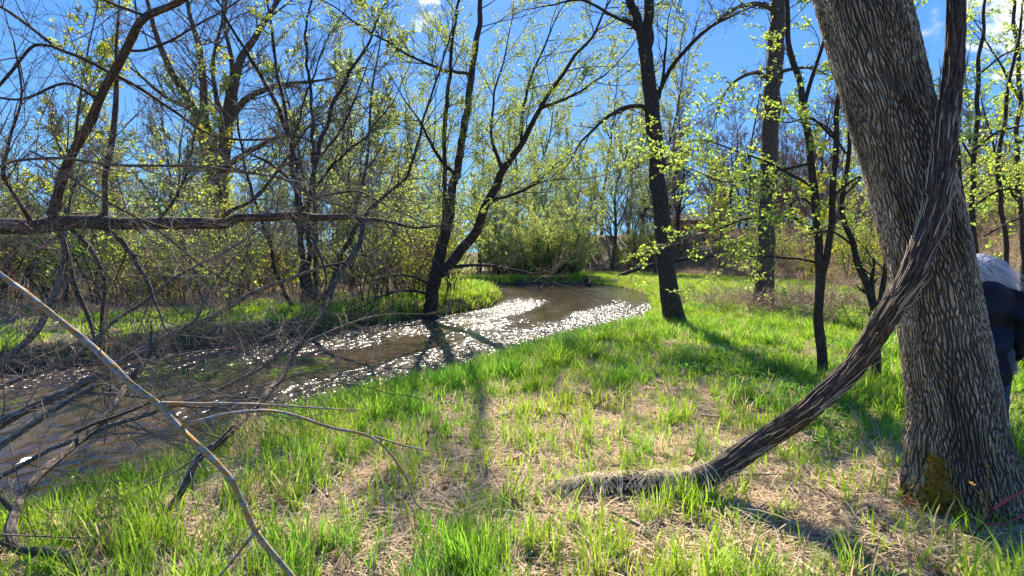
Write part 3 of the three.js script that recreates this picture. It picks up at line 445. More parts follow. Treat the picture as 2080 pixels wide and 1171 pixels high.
// the big old tree standing back on the left, clad in yellow-green creeper
tree({ seed: 16, name: 'old_cottonwood', label: 'large spreading old tree back on the left with yellow-green leaves up its trunk', mat: M.brown, twigMat: M.twigBrown, flare: 0.2, from: 0.8, sp: [0.3, 1, 1.1], wob: 0.05,
  trunk: [[440, 610, 23, 30], [440, 520, 21, 30], [442, 430, 20, 30], [444, 365, 20, 30]],
  stems: [[[440, 380, 13, 30], [424, 320, 13, 30], [404, 255, 11, 30], [380, 200, 9, 29.8], [345, 140, 8, 29.6], [320, 80, 6, 29.4], [298, 0, 4, 29.2]], [[446, 380, 15, 30], [455, 310, 14, 30], [462, 240, 13, 30], [471, 185, 11, 30], [490, 120, 8, 30], [528, 60, 6, 30], [565, 0, 4, 30]]],
  limbs: [[[418, 290, 9, 30], [413, 180, 8, 30.3], [405, 100, 7, 30.6], [385, 30, 5, 31], [370, -60, 3, 31.3]], [[450, 345, 7, 30], [500, 312, 6, 29.6], [560, 280, 4, 29.2], [610, 262, 2.5, 29]], [[462, 250, 8, 30], [500, 202, 7, 30], [560, 176, 5, 30], [640, 165, 3, 30]], [[460, 260, 6, 30], [440, 200, 5, 29.6], [432, 130, 4, 29.3], [450, 50, 3, 29]], [[471, 185, 6, 30], [470, 120, 5, 30.4], [455, 40, 4, 30.8], [470, -50, 2.5, 31]], [[390, 220, 6, 29.8], [340, 200, 4.5, 29.3], [280, 150, 3, 29]], [[450, 340, 6, 30], [510, 350, 4, 29.7], [560, 340, 2.6, 29.4]]],
  twig: { max: 3, kids: [5, 4, 3], ratio: 0.55, ang: 0.7, wob: 0.14, trop: 0.05, min: 0.007, len: 2.6, r: 0.05, leaves: 2.2, leafLvl: 2, size: 0.10, col: palegreen, bare: 0.45, step: 0.4 },
  trunkLeaves: { n: 240, out: 0.5, y0: 1, upto: 1, size: 0.13, col: yellowish } });

// the fan of dark stems on the left bank
tree({ seed: 17, name: 'fan_stemmed_tree', label: 'bare dark tree fanning out in many thin stems on the left bank', mat: M.dark, twigMat: M.twigDark, flare: 0.2, from: 0.3, sp: [2.4, 2.6, 3.2], wob: 0.2, standStems: true,
  trunk: [[622, 655, 6, 16.6], [618, 560, 6, 16.5], [608, 470, 5.5, 16.4], [598, 370, 5, 16.3], [578, 255, 4.5, 16], [545, 180, 4, 15.8], [505, 115, 3.5, 15.6], [455, 30, 2.5, 15.4], [430, -40, 1.5, 15.2]],
  stems: [[[632, 655, 5.5, 16.8], [626, 520, 5, 16.8], [628, 400, 5, 16.9], [650, 290, 4.5, 17], [690, 185, 3.5, 17.2], [760, 60, 2.2, 17.4], [790, -20, 1.2, 17.5]], [[615, 655, 5, 16.8], [612, 500, 4.5, 17], [610, 390, 4, 17.2], [592, 290, 4, 17.4], [560, 130, 3, 17.6], [540, 0, 2, 17.8]], [[640, 652, 5, 17.2], [640, 480, 4.5, 17.4], [636, 330, 4, 17.5], [632, 200, 3.4, 17.6], [620, 80, 2.6, 17.7], [640, -40, 1.6, 17.8]], [[650, 655, 5, 16.6], [680, 560, 5, 16.3], [700, 500, 4.5, 16], [745, 430, 4, 15.8], [800, 385, 3.4, 15.6], [830, 350, 3, 15.5], [850, 280, 2.5, 15.4], [880, 180, 2, 15.3], [920, 60, 1.4, 15.2]], [[600, 655, 4.5, 16.6], [560, 560, 4, 16.2], [540, 470, 3.6, 16], [510, 380, 3, 15.8], [480, 250, 2, 15.6]]],
  limbs: [[[628, 400, 3, 16.9], [680, 330, 2.6, 16.6], [740, 280, 2, 16.4], [800, 200, 1.3, 16.2]], [[598, 370, 3, 16.3], [540, 330, 2.4, 16], [480, 300, 1.6, 15.8]], [[640, 330, 2.6, 17.5], [700, 250, 2, 17.3], [740, 150, 1.4, 17]], [[590, 300, 2.6, 16.1], [620, 200, 2, 15.9], [660, 90, 1.4, 15.8]]],
  twig: { ...bareTwig, max: 2, kids: [6, 5], len: 1.4, r: 0.016, min: 0.0042, ang: 0.55, trop: 0.12 } });

// the fallen tree whose trunk lies across the picture on the left
tree({ seed: 18, name: 'fallen_tree', label: 'fallen tree lying level over the water on the left, with dark branches sprouting upward', stand: false, mat: M.log, mat2: M.dark, twigMat: M.twigDark, from: 0.1, sp: [3.0, 3.4, 4.6], wob: 0.13, rough: 0.2,
  trunk: [[-420, 480, 26, 5.3], [-150, 468, 24, 5.6], [0, 462, 23, 5.8], [100, 452, 21, 5.9], [220, 455, 16, 6], [340, 452, 14, 6.1], [455, 452, 13, 6.2], [490, 444, 10, 6.25], [600, 440, 9, 6.4], [680, 444, 7, 6.6], [742, 446, 5, 6.8]],
  stems: [[[112, 440, 12, 5.9], [128, 370, 12, 5.9], [152, 300, 11, 5.8], [190, 225, 10.5, 5.7], [232, 145, 10, 5.6], [262, 80, 10, 5.5], [300, 35, 9, 5.4], [350, 8, 8, 5.3], [410, -30, 6, 5.2]], [[206, 445, 7, 6], [216, 370, 7, 6], [230, 290, 7, 6], [238, 200, 6, 6], [240, 110, 4, 6], [236, 20, 2.5, 6]], [[740, 446, 5, 6.8], [722, 505, 5.5, 6.4], [692, 556, 6, 6], [640, 652, 6, 5.3], [590, 735, 6.5, 4.9], [556, 782, 7, 4.5], [520, 826, 8, 4.2], [450, 892, 9, 3.8], [392, 955, 9, 3.5], [345, 1020, 8, 3.3], [300, 1090, 7, 3.1]]],
  limbs: [[[102, 90, 4, 5.5], [150, 110, 4.5, 5.6], [215, 145, 5, 5.7], [290, 190, 4, 5.8], [350, 225, 3.6, 5.9], [420, 270, 3, 6], [540, 281, 2.6, 6.1], [600, 276, 2, 6.2], [660, 300, 1.4, 6.3]], [[105, 90, 4.5, 5.5], [60, 60, 4.5, 5.4], [0, 20, 4, 5.3], [-80, -20, 4, 5.2]], [[105, 92, 4, 5.5], [70, 100, 4, 5.4], [20, 150, 4, 5.3], [-60, 240, 4, 5.2]], [[200, 205, 4, 5.7], [130, 170, 3.5, 5.5], [40, 200, 3, 5.3], [-40, 190, 3, 5.2]],
    [[125, 455, 6, 5.9], [138, 520, 6, 5.8], [152, 590, 6, 5.7], [178, 655, 5.5, 5.6], [190, 700, 4, 5.5]], [[140, 460, 6, 5.9], [185, 510, 5.5, 5.8], [214, 580, 5, 5.7], [212, 650, 4.5, 5.6], [204, 700, 3, 5.5]], [[210, 465, 6, 6], [255, 500, 6, 5.9], [282, 545, 6, 5.8], [298, 580, 5, 5.7], [316, 620, 3, 5.6]], [[60, 452, 6, 5.8], [20, 390, 5, 5.6], [0, 350, 5, 5.5], [10, 290, 4, 5.4], [40, 200, 3, 5.3], [30, 90, 2, 5.2]],
    [[455, 445, 5, 6.2], [520, 400, 4, 6.1], [580, 330, 3, 6], [630, 250, 2, 5.9]], [[600, 440, 4, 6.4], [660, 400, 3, 6.2], [720, 390, 2.4, 6], [790, 420, 1.6, 5.8]], [[590, 442, 3, 6.4], [640, 500, 2.6, 6.2], [660, 580, 2, 6], [620, 660, 1.5, 5.8]], [[320, 450, 4, 6.1], [370, 360, 3, 5.9], [400, 260, 2, 5.8]], [[295, 30, 4, 5.4], [200, -10, 3, 5.2]], [[250, 100, 4, 5.55], [330, 90, 3, 5.4], [430, 40, 2.2, 5.3], [520, -30, 1.6, 5.2]]],
  twig: { ...bareTwig, max: 2, kids: [5, 4], len: 0.95, r: 0.008, min: 0.0019, trop: 0.0, ang: 0.8, wob: 0.2, step: 0.11 } });

// the grey leaning willow whose foot is outside the picture on the left
tree({ seed: 19, name: 'leaning_willow', label: 'grey bare poles slanting up over the water in the lower left corner', mat: M.grey, mat2: M.dark, twigMat: M.twigBrown, from: 0.2, sp: [4.4, 5.0, 5.0], wob: 0.13, rough: 0.12,
  trunk: [[-160, 1010, 16, 4.5], [-60, 905, 14, 4.6], [0, 862, 13, 4.7], [140, 795, 11, 4.9], [250, 735, 9.5, 5.2], [330, 690, 8, 5.5], [430, 640, 6, 5.9], [540, 585, 4.5, 6.3], [660, 545, 3, 6.8]],
  stems: [[[-150, 1010, 11, 4.4], [0, 912, 9, 4.5], [90, 850, 8, 4.6], [170, 795, 7, 4.8], [250, 745, 5, 5], [330, 730, 3, 5.2]], [[-140, 1040, 8, 4.2], [0, 958, 7, 4.3], [158, 890, 6, 4.5], [297, 848, 5.5, 4.7], [424, 806, 5, 5], [520, 752, 4.5, 5.4], [610, 700, 3.5, 5.9], [740, 650, 2.4, 6.6], [870, 640, 1.4, 7.4]], [[-170, 960, 12, 4.6], [-60, 820, 11, 4.9], [0, 745, 10, 5.2], [60, 690, 9, 5.4], [105, 620, 8, 5.6], [128, 520, 6, 5.8], [140, 420, 4, 6]], [[-150, 980, 8, 4.4], [-20, 800, 7, 4.8], [120, 740, 6, 5.2], [250, 640, 5, 5.7], [370, 560, 4, 6.2], [480, 495, 3, 6.8], [540, 455, 2, 7.2]]],
  limbs: [[[330, 690, 5, 5.5], [390, 660, 4, 5.6], [420, 600, 3.4, 5.8], [470, 530, 2.4, 6], [540, 470, 1.5, 6.3]], [[140, 795, 5, 4.9], [240, 800, 4, 4.7], [350, 820, 3, 4.6], [460, 830, 2, 4.5]], [[-60, 430, 4, 4.2], [0, 337, 4, 4.2], [100, 325, 4, 4.2], [240, 335, 3.8, 4.3], [440, 341, 3.2, 4.4], [560, 356, 2.6, 4.6], [640, 402, 2, 4.8], [715, 425, 1.4, 5]], [[60, 310, 2.6, 4.2], [130, 345, 2.6, 4.2], [240, 420, 2.6, 4.2], [340, 480, 2.4, 4.3], [450, 562, 2, 4.4], [540, 605, 1.3, 4.5]], [[-170, 900, 5, 4.6], [-120, 700, 5, 4.4], [-90, 560, 4.5, 4.3], [-60, 430, 4, 4.2]]],
  twig: { ...bareTwig, max: 2, kids: [7, 5], len: 0.95, r: 0.0075, min: 0.0018, trop: 0.02, ang: 0.8, wob: 0.2, step: 0.1 } });

// the branch crusted with grey and orange lichen that crosses the foreground
tree({ seed: 20, name: 'lichen_branch', label: 'long pale branch with orange lichen slanting down across the foreground', stand: false, mat: M.white, twigMat: M.twigGrey, mat2: M.grey, from: 0.2, sp: [1.4, 2, 3], wob: 0.10, rough: 0.5, step: 0.011, noTip: true,
  col: (p, an, len) => { const n = fbm(p.x * 52, p.y * 52, p.z * 52, 3), o = smooth(0.05, 0.10, n + 0.12 * noise(p.x * 5, p.y * 5, p.z * 5)), d = smooth(0.0, -0.25, fbm(p.x * 90 + 9, p.y * 90, p.z * 90, 2)); let r = mix(0.30, 0.10, d), g = mix(0.28, 0.085, d), b = mix(0.24, 0.065, d); return [mix(r, 0.40, o), mix(g, 0.20, o), mix(b, 0.025, o)]; },
  trunk: [[-330, 330, 8.4, 2.35], [-130, 470, 8.0, 2.3], [0, 561, 7.6, 2.3], [69, 608, 7.6, 2.28], [159, 677, 8.0, 2.26], [233, 746, 8.0, 2.24], [276, 789, 7.6, 2.22], [329, 831, 7.1, 2.2], [366, 868, 6.7, 2.2], [451, 953, 6.7, 2.2], [493, 1022, 6.3, 2.2], [525, 1080, 5.9, 2.22], [594, 1172, 5.5, 2.26], [690, 1310, 5.0, 2.32]],
  limbs: [[[325, 827, 4, 2.2], [400, 826, 3.4, 2.3], [470, 825, 3, 2.4], [560, 827, 2.4, 2.5], [640, 830, 1.8, 2.6], [730, 839, 1, 2.7]], [[362, 856, 4.5, 2.2], [440, 838, 4, 2.26], [530, 836, 3.6, 2.34], [600, 850, 3.2, 2.4], [680, 875, 2.8, 2.45], [760, 890, 2.6, 2.5], [800, 920, 2.4, 2.52], [830, 970, 2, 2.54], [846, 1020, 1.8, 2.55], [868, 1031, 1.2, 2.55]], [[760, 890, 2, 2.5], [820, 912, 1.5, 2.55], [885, 926, 0.9, 2.6]], [[520, 1075, 3.5, 2.22], [470, 1130, 3, 2.15], [430, 1175, 2.4, 2.1], [395, 1230, 1.6, 2.1]], [[205, 715, 2.2, 2.25], [225, 690, 1.8, 2.2], [290, 702, 1.2, 2.2]]],
  twig: { ...bareTwig, max: 1, kids: [3], len: 0.13, r: 0.003, min: 0.0011, trop: 0.4, ang: 0.7, step: 0.04, wob: 0.2 } });
tree({ seed: 21, name: 'grey_vine', label: 'twisted dark vine creeping over the grass in the bottom left corner', mat: M.brown, twigMat: M.twigBrown, stand: false, from: 0.1, sp: [2, 2, 2], wob: 0.2, rough: 0.3,
  trunk: [[190, 1200, 13.5, 2.52], [143, 1144, 13.5, 2.61], [48, 1117, 13.5, 2.66], [21, 1085, 13.5, 2.75], [37, 1027, 12.8, 2.97], [69, 974, 12.2, 3.15], [159, 889, 10.8, 3.70], [233, 815, 9.5, 4.08], [262, 783, 8.1, 4.37], [300, 720, 5.4, 4.75]],
  limbs: [[[37, 1027, 6.8, 2.97], [0, 990, 6.1, 2.97], [-60, 960, 5.4, 2.97]], [[159, 889, 5.4, 3.70], [240, 850, 4.6, 3.80], [330, 800, 3.2, 3.99]], [[48, 1117, 6.8, 2.66], [-40, 1080, 5.4, 2.61]]],
  twig: { ...bareTwig, max: 1, kids: [4], len: 0.4, r: 0.005, min: 0.0016, trop: 0, ang: 0.8, step: 0.08, wob: 0.25 } });

// ---------------------------------------------------------------- the big ash trunk and the vine that hangs in front of it
{
  const D = 3.3, ctrl = [[1982, 1165, 144, D], [1970, 1085, 120, D], [1958, 1000, 107, D], [1937, 800, 98, D], [1904, 600, 90, D], [1860, 400, 91, D], [1804, 200, 89, D], [1750, 0, 90, D], [1675, -300, 84, D + 0.05], [1590, -620, 72, D + 0.1], [1500, -1000, 55, D + 0.2], [1430, -1400, 36, D + 0.3]];
  const root = base('ash_tree', V(at(1974, 1085, D).x, 0, -D), 'massive leaning tree trunk with deeply furrowed bark in the right foreground', 'tree'), O = root.position.clone();
  const c = px(ctrl), curve = new THREE.CatmullRomCurve3(c.map((q) => q[0]), false, 'centripetal');
  const radAt = (t) => { const f = t * (c.length - 1), k = Math.min(c.length - 2, Math.floor(f)); return mix(c[k][1], c[k + 1][1], smooth(0, 1, f - k) * 0.5 + (f - k) * 0.5); };
  // furrowed bark: narrow broken plates, narrower than high, joined in a long net
  const TW = 1024, TH = 2048, K = 74;
  const barkAt = (a, v) => { // a: angle, v: metres up the trunk
    const x = Math.cos(a) * 1.1, y = Math.sin(a) * 1.1, w1 = 0.9 * noise(x * 1.6, y * 1.6, v * 2.2) + 0.45 * noise(x * 6, y * 6, v * 7), w2 = 0.9 * noise(x * 1.6 + 7, y * 1.6, v * 2.2) + 0.45 * noise(x * 6 + 7, y * 6, v * 7);
    const A = Math.abs(Math.sin(a * K / 2 + v * 17 + w1 * 6.5)), B = Math.abs(Math.sin(a * K / 2 - v * 17 + w2 * 6.5));
    const brk = smooth(0.0, 0.25, Math.abs(noise(x * 9, y * 9, v * 16)));
    return clamp(smooth(0.08, 0.62, Math.min(A, B)) * (0.72 + 0.28 * brk) * (0.85 + 0.3 * noise(x * 14, y * 14, v * 20)));
  };
  const H = 8.6, hgt = new Float32Array(TW * TH); for (let j = 0; j < TH; j++) for (let i = 0; i < TW; i++) hgt[j * TW + i] = barkAt(i / TW * 6.28318, j / TH * 4.6);
  const bump = dataTex(TW, TH, (i, j) => hgt[j * TW + i], false, THREE.RepeatWrapping, THREE.MirroredRepeatWrapping);
  const map = dataTex(TW, TH, (i, j) => { const k = hgt[j * TW + i], a = i / TW * 6.28318, n = 0.92 + 0.75 * fbm(Math.cos(a) * 2.4, Math.sin(a) * 3, j * 0.006, 3), f = 0.9 + 0.3 * noise(i * 0.35, j * 0.12, 2); const s = mix(0.47, 0.84, smooth(0.1, 0.9, k)) * n * f; return [s, s * 0.945, s * 0.85]; }, true, THREE.RepeatWrapping, THREE.MirroredRepeatWrapping);
  const NA = 300, NV = 520, mb = new MB(true); let prev = -1;
  for (let j = 0; j <= NV; j++) {
    const t = Math.pow(j / NV, 1.25) * 0.985, p = curve.getPoint(t), r = radAt(t), first = mb.n, v = p.y;
    for (let i = 0; i <= NA; i++) {
      const a = (i % NA) / NA * 6.28318, b = barkAt(a, Math.abs(v)), lob = 1 + 0.035 * Math.sin(a * 3 + 1) + 0.03 * noise(Math.cos(a) * 1.5, Math.sin(a) * 1.5, v * 1.2), root2 = Math.max(0, 0.62 - v) * 0.75 * Math.pow(Math.max(0, Math.sin(a * 2.5 + 0.6)), 2);
      const rk = r * lob * (1 + root2) + b * 0.018 * Math.min(1, r / 0.25);
      const moss = smooth(0.42, 0.05, v + 0.25 * noise(a * 3, v * 6, 4)) * smooth(0.2, 0.75, Math.cos(a - 3.6));
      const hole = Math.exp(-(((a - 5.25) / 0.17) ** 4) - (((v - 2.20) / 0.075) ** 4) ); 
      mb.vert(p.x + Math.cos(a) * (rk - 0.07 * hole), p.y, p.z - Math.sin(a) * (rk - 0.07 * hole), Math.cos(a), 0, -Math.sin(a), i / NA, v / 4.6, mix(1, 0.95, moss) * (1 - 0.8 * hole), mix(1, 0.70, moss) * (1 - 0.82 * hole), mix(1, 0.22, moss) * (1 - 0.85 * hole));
    }
    if (prev >= 0) for (let i = 0; i < NA; i++) { const q = prev + i, s = first + i; mb.tri(q, q + 1, s); mb.tri(s, q + 1, s + 1); }
    prev = first;
  }
  const geo = mb.geo(O, true);
  { const nn = geo.attributes.normal, w = NA + 1; for (let j = 0; j <= NV; j++) { const a = j * w, b = a + NA, x = nn.getX(a) + nn.getX(b), y = nn.getY(a) + nn.getY(b), z = nn.getZ(a) + nn.getZ(b), l = 1 / Math.hypot(x, y, z); nn.setXYZ(a, x * l, y * l, z * l); nn.setXYZ(b, x * l, y * l, z * l); } }
  addMesh('trunk', geo, new THREE.MeshStandardMaterial({ color: rgb(0.84, 0.76, 0.66), map, bumpMap: bump, bumpScale: 0.02, roughness: 0.95, vertexColors: true }), root);
  // limbs and twigs above the picture, which shade and show at its top edge
  R = rng(77); const b = bins(), tw = { max: 3, kids: [5, 4, 3], ratio: 0.55, ang: 0.7, wob: 0.14, trop: -0.02, min: 0.003, len: 1.6, r: 0.03, leaves: 1.5, leafLvl: 3, size: 0.05, col: fresh, bare: 0.6 };
  for (const l of [[[1600, -600, 40, D], [1750, -900, 30, D - 0.6], [1900, -1100, 22, D - 1.2], [2000, -1400, 12, D - 1.8]], [[1560, -750, 36, D], [1350, -900, 28, D + 0.8], [1150, -1000, 20, D + 1.6], [950, -1000, 10, D + 2.4]], [[1500, -1000, 34, D + 0.2], [1560, -1200, 22, D + 1.2], [1600, -1300, 14, D + 2.4]]]) {
    const P = path(px(l), 0.15, 0.1, 3), m = new MB(); tube(m, P.pts, P.rad, 12, 0.15); addMesh('branch', m.geo(O), M.brown, root);
    for (let k = 0; k < 6; k++) { const i = Math.floor(rr(0.3, 0.98) * (P.pts.length - 1)), d = randDir(V(0, 0, 0)); d.y += 0.5; sprout(b, P.pts[i], d.normalize(), rr(1, 1.9), 0.022, 0, tw); }
  }
  addMesh('branchlets', b.wood.geo(O), M.brown, root, 'stuff'); addMesh('twigs', b.twig.geo(O), M.twigBrown, root, 'stuff'); addMesh('foliage', b.leaf.geo(O), M.leaf, root, 'stuff');
  // the cushion of orange-brown moss at its foot
  R = rng(55); const mo = new MB(true), foot = []; for (let i = 0; i < 300; i++) { const t = i / 1200; foot.push([curve.getPoint(t), radAt(t)]); }
  for (let k = 0; k < 2600; k++) {
    randDir(_s); const y = 0.02 + Math.pow(R(), 2.2) * 0.42, a = 3.62 + (R() + R() - 1) * (0.85 - 1.5 * y) * (0.8 + 0.5 * noise(y * 20, k * 0.01)), f = foot.find((q) => q[0].y > y) || foot[299], r2 = Math.max(0, 0.62 - y) * 0.75 * Math.pow(Math.max(0, Math.sin(a * 2.5 + 0.6)), 2), rad = f[1] * 1.03 * (1 + r2) + 0.012 + 0.05 * R() * smooth(0.35, 0.0, y) * (1 + noise(a * 4, y * 9));
    _r.set(f[0].x + Math.cos(a) * rad, y, f[0].z - Math.sin(a) * rad); const v = rr(0.6, 1.3), gz = R(); leaf(mo, _r, Math.cos(a) * 0.6 + _s.x, Math.abs(_s.y) * 0.7, -Math.sin(a) * 0.6 + _s.z, rr(0.012, 0.028), 0.008, [0.60 * v, (0.36 + 0.14 * gz) * v, 0.05 * v]);
  }
  addMesh('moss', mo.geo(O), M.leaf, root, 'stuff');
}
{
  const ctrl = [[930, 1075, 8.6, 3.6], [1010, 1048, 15.5, 3.6], [1090, 1022, 18.9, 3.6], [1180, 1000, 22.4, 3.58], [1290, 990, 24.1, 3.56], [1400, 982, 24.1, 3.54], [1480, 944, 24.9, 3.5], [1560, 890, 24.9, 3.46], [1640, 832, 24.9, 3.28], [1700, 785, 25.8, 3.22], [1748, 735, 25.8, 3.16], [1797, 655, 26.7, 3.06], [1845, 580, 27.5, 3.00], [1878, 500, 29.4, 2.98], [1902, 420, 27.6, 2.98], [1918, 330, 25.8, 3.00], [1927, 240, 24.8, 3.04], [1936, 150, 23.0, 3.08], [1941, 60, 21.2, 3.10], [1935, -60, 20.2, 3.12], [1900, -240, 18.4, 3.16], [1820, -450, 16.6, 3.16], [1720, -700, 13.8, 3.16], [1640, -900, 10.1, 3.16]];
  const c = px(ctrl), root = base('hanging_vine', V(c[4][0].x, 0, c[4][0].z), 'thick shaggy brown vine sweeping up from the grass across the big trunk', 'vine'), O = root.position.clone();
  const P = path(c, 0.022, 0.035, 2.2), mb = new MB(true), K = 13;
  const shag = (an, len) => { const tw = an + len * 0.9 + 0.5 * noise(Math.cos(an), Math.sin(an), len * 3); const s = Math.abs(Math.sin(tw * K / 2 + 1.4 * noise(Math.cos(an) * 2, Math.sin(an) * 2, len * 5))); return clamp(smooth(0.05, 0.7, s) * (0.75 + 0.6 * noise(Math.cos(an) * 5, Math.sin(an) * 5, len * 9))); };
  let ax = V(0, 0, 1), prev = -1, len = 0; const S = 72, n = P.pts.length, bx = V(0, 0, 0), T = V(0, 0, 0);
  for (let i = 0; i < n; i++) {
    T.subVectors(P.pts[Math.min(n - 1, i + 1)], P.pts[Math.max(0, i - 1)]).normalize(); ax.addScaledVector(T, -ax.dot(T)).normalize(); bx.crossVectors(T, ax); if (i) len += P.pts[i].distanceTo(P.pts[i - 1]); const first = mb.n;
    for (let s = 0; s <= S; s++) { const an = (s % S) / S * 6.28318, h = shag(an, len), r = P.rad[i] * (0.92 + 0.12 * noise(Math.cos(an) * 1.2, Math.sin(an) * 1.2, len * 2.5)) + (h - 0.5) * 0.010, x = ax.x * Math.cos(an) + bx.x * Math.sin(an), y = ax.y * Math.cos(an) + bx.y * Math.sin(an), z = ax.z * Math.cos(an) + bx.z * Math.sin(an), v = (0.55 + 0.75 * h) * (0.9 + 0.4 * noise(an * 2, len * 2.1, 3)), g = noise(an * 3, len * 14, 9) * 0.15; mb.vert(P.pts[i].x + x * r, P.pts[i].y + y * r, P.pts[i].z + z * r, x, y, z, s / S * 0.45, len, v + g, v * 0.95 + g, v * 0.9 + g); }
    if (prev >= 0) for (let s = 0; s < S; s++) { mb.tri(prev + s, prev + s + 1, first + s); mb.tri(first + s, prev + s + 1, first + s + 1); } prev = first;
  }
  addMesh('stem', mb.geo(O, true), bark(0.21, 0.14, 0.095, 0.006, true), root);
  // loose strips of bark and a few drawn-out fibres
  R = rng(41); const st = new MB();
  for (let k = 0; k < 260; k++) { const i = Math.floor(rr(0.1, 0.75) * (n - 8)), a = R() * 6.283, p = P.pts[i], d = P.pts[i + 4].clone().sub(p).normalize(), off = V(Math.cos(a), Math.sin(a), Math.sin(a * 2)).addScaledVector(d, -d.dot(V(Math.cos(a), Math.sin(a), Math.sin(a * 2)))).normalize(), L = rr(0.05, 0.22), q = p.clone().addScaledVector(off, P.rad[i] * 0.98), pts = [0, 0.4, 0.7, 1].map((t) => q.clone().addScaledVector(d, L * t).addScaledVector(off, 0.004 + 0.025 * t * t * R()).add(V(0, -0.03 * t * t * R(), 0))); tube(st, pts, [0.0022, 0.0026, 0.002, 0.0008], 3); }
  addMesh('bark_strips', st.geo(O), M.twigTan, root, 'stuff');
  // dead grass lying over the vine where it comes out of the ground
  const dg = new MB(true); R = rng(42);
  for (let k = 0; k < 1500; k++) { const f = R(), i = Math.floor(mix(0.0, 0.235, f) * n), p = P.pts[i]; if (R() < f * f * 0.7 || noise(f * 14, 3, 7) + 0.35 * (R() - 0.5) < 0.0) continue; const w0 = rr(-0.9, 0.1), w1 = rr(0.7, 2.0); const side = R() < 0.72 ? 1 : -1, L = rr(0.10, 0.30), x0 = p.x + rr(-0.06, 0.06), skew = rr(-1.3, 0.9), v = rr(0.6, 1.15), w = rr(0.0018, 0.0042), top = P.rad[i] + rr(0.0, 0.02); let pv = -1; const m = 7;
    for (let s = 0; s <= m; s++) { const t = s / m, wrap = mix(w0, w1, t), off = top * 1.06 + 0.012 + t * t * L * 0.3, z = p.z + side * Math.sin(wrap) * off, y = Math.max(ground(x0, z) + 0.012 + 0.02 * R(), p.y + Math.cos(wrap) * off - t * t * L * 0.35), x = x0 + skew * t * L + 0.012 * noise(t * 3, k); const a1 = dg.vert(x - w, y, z, 0, 0.8, 0.6, 0, t, 0.80 * v, 0.66 * v, 0.45 * v), a2 = dg.vert(x + w, y + 0.001, z, 0, 0.8, 0.6, 1, t, 0.80 * v, 0.66 * v, 0.45 * v); if (pv >= 0) { dg.tri(pv, pv + 1, a1); dg.tri(a1, pv + 1, a2); } pv = a1; } }
  tag(addMesh('draped_grass', dg.geo(null, true), M.grass, null, 'stuff'), 'pale dead grass draped over the low end of the vine', 'dry grass');
}

// ---------------------------------------------------------------- woodland and thickets behind
const farTwig = { max: 2, kids: [7, 6], ratio: 0.52, ang: 0.65, wob: 0.15, trop: 0.06, min: 0.010, len: 3, r: 0.05, step: 0.5, twigR: 0.03 };
const protos = {
  bare: [1, 2, 3].map((k) => proto({ seed: 200 + k, h: 11, r: 0.115, lean: 0.08, n: 16, from: 0.25, ang: 0.7, mat: M.brown, twigMat: M.twigBrown, twig: { ...farTwig, max: 3, kids: [6, 5, 3], len: 3 } })),
  leafy: [1, 2, 3].map((k) => proto({ seed: 220 + k, h: 10, r: 0.10, lean: 0.12, n: 15, from: 0.22, ang: 0.7, mat: M.brown, twigMat: M.twigBrown, twig: { ...farTwig, len: 2.8, leaves: 7, leafLvl: 1, size: 0.12, clump: 3, col: [lime, yellowish, palegreen][k - 1], bare: 0.25 } })),
  willow: [1, 2, 3].map((k) => proto({ seed: 240 + k, h: 13, r: 0.14, lean: 0.14, n: 20, from: 0.2, ang: 0.6, mat: M.brown, twigMat: M.twigTan, twig: { ...farTwig, kids: [7, 5], len: 3.6, trop: 0.02, leaves: 6, leafLvl: 1, size: 0.13, wide: 0.4, clump: 3, col: palegreen } })),
  red: [1, 2, 3].map((k) => proto({ seed: 260 + k, h: 12, r: 0.12, lean: 0.12, n: 18, from: 0.2, ang: 0.75, mat: M.dark, twigMat: M.twigRed, twig: { ...farTwig, max: 3, kids: [6, 5, 3], len: 2.6, min: 0.012 } })),
  shrubBare: [1, 2, 3].map((k) => proto({ seed: 280 + k, stems: 9, base: 0.5, h: 2.6, r: 0.022, lean: 0.5, n: 6, from: 0.2, ang: 0.6, mat: M.brown, twigMat: [M.twigTan, M.twigBrown, M.twigRed][k - 1], twig: { ...farTwig, len: 0.95, min: 0.005, step: 0.25, kids: [5, 3], wob: 0.22 } })),
  shrubLeaf: [1, 2, 3].map((k) => proto({ seed: 300 + k, stems: 9, base: 0.5, h: 2.8, r: 0.024, lean: 0.45, n: 6, from: 0.15, ang: 0.6, mat: M.brown, twigMat: M.twigBrown, twig: { ...farTwig, len: 1.0, min: 0.005, step: 0.25, kids: [5, 3], leaves: 6.5, leafLvl: 1, size: 0.075, clump: 2, col: [lime, yellowish, fresh][k - 1] } })),
  bush: [1, 2].map((k) => proto({ seed: 320 + k, stems: 8, base: 0.7, h: 5.2, r: 0.06, lean: 0.4, n: 11, from: 0.12, ang: 0.75, mat: M.dark, twigMat: M.twigBrown, twig: { ...farTwig, len: 1.9, min: 0.006, step: 0.35, kids: [6, 4], leaves: 4.5, leafLvl: 1, size: 0.10, clump: 3, col: bright } })),
  bramble: [1, 2].map((k) => proto({ seed: 340 + k, stems: 22, base: 0.8, h: 1.15, r: 0.008, lean: 1.0, arch: 0.45, n: 5, from: 0.15, ang: 0.8, mat: M.twigRed, twigMat: k === 1 ? M.twigRed : M.twigTan, twig: { ...farTwig, max: 1, kids: [4], len: 0.5, min: 0.003, step: 0.12, wob: 0.3 } })),
};
R = rng(4242);
const placed = [[-4.2, -30], [-18, -30]];
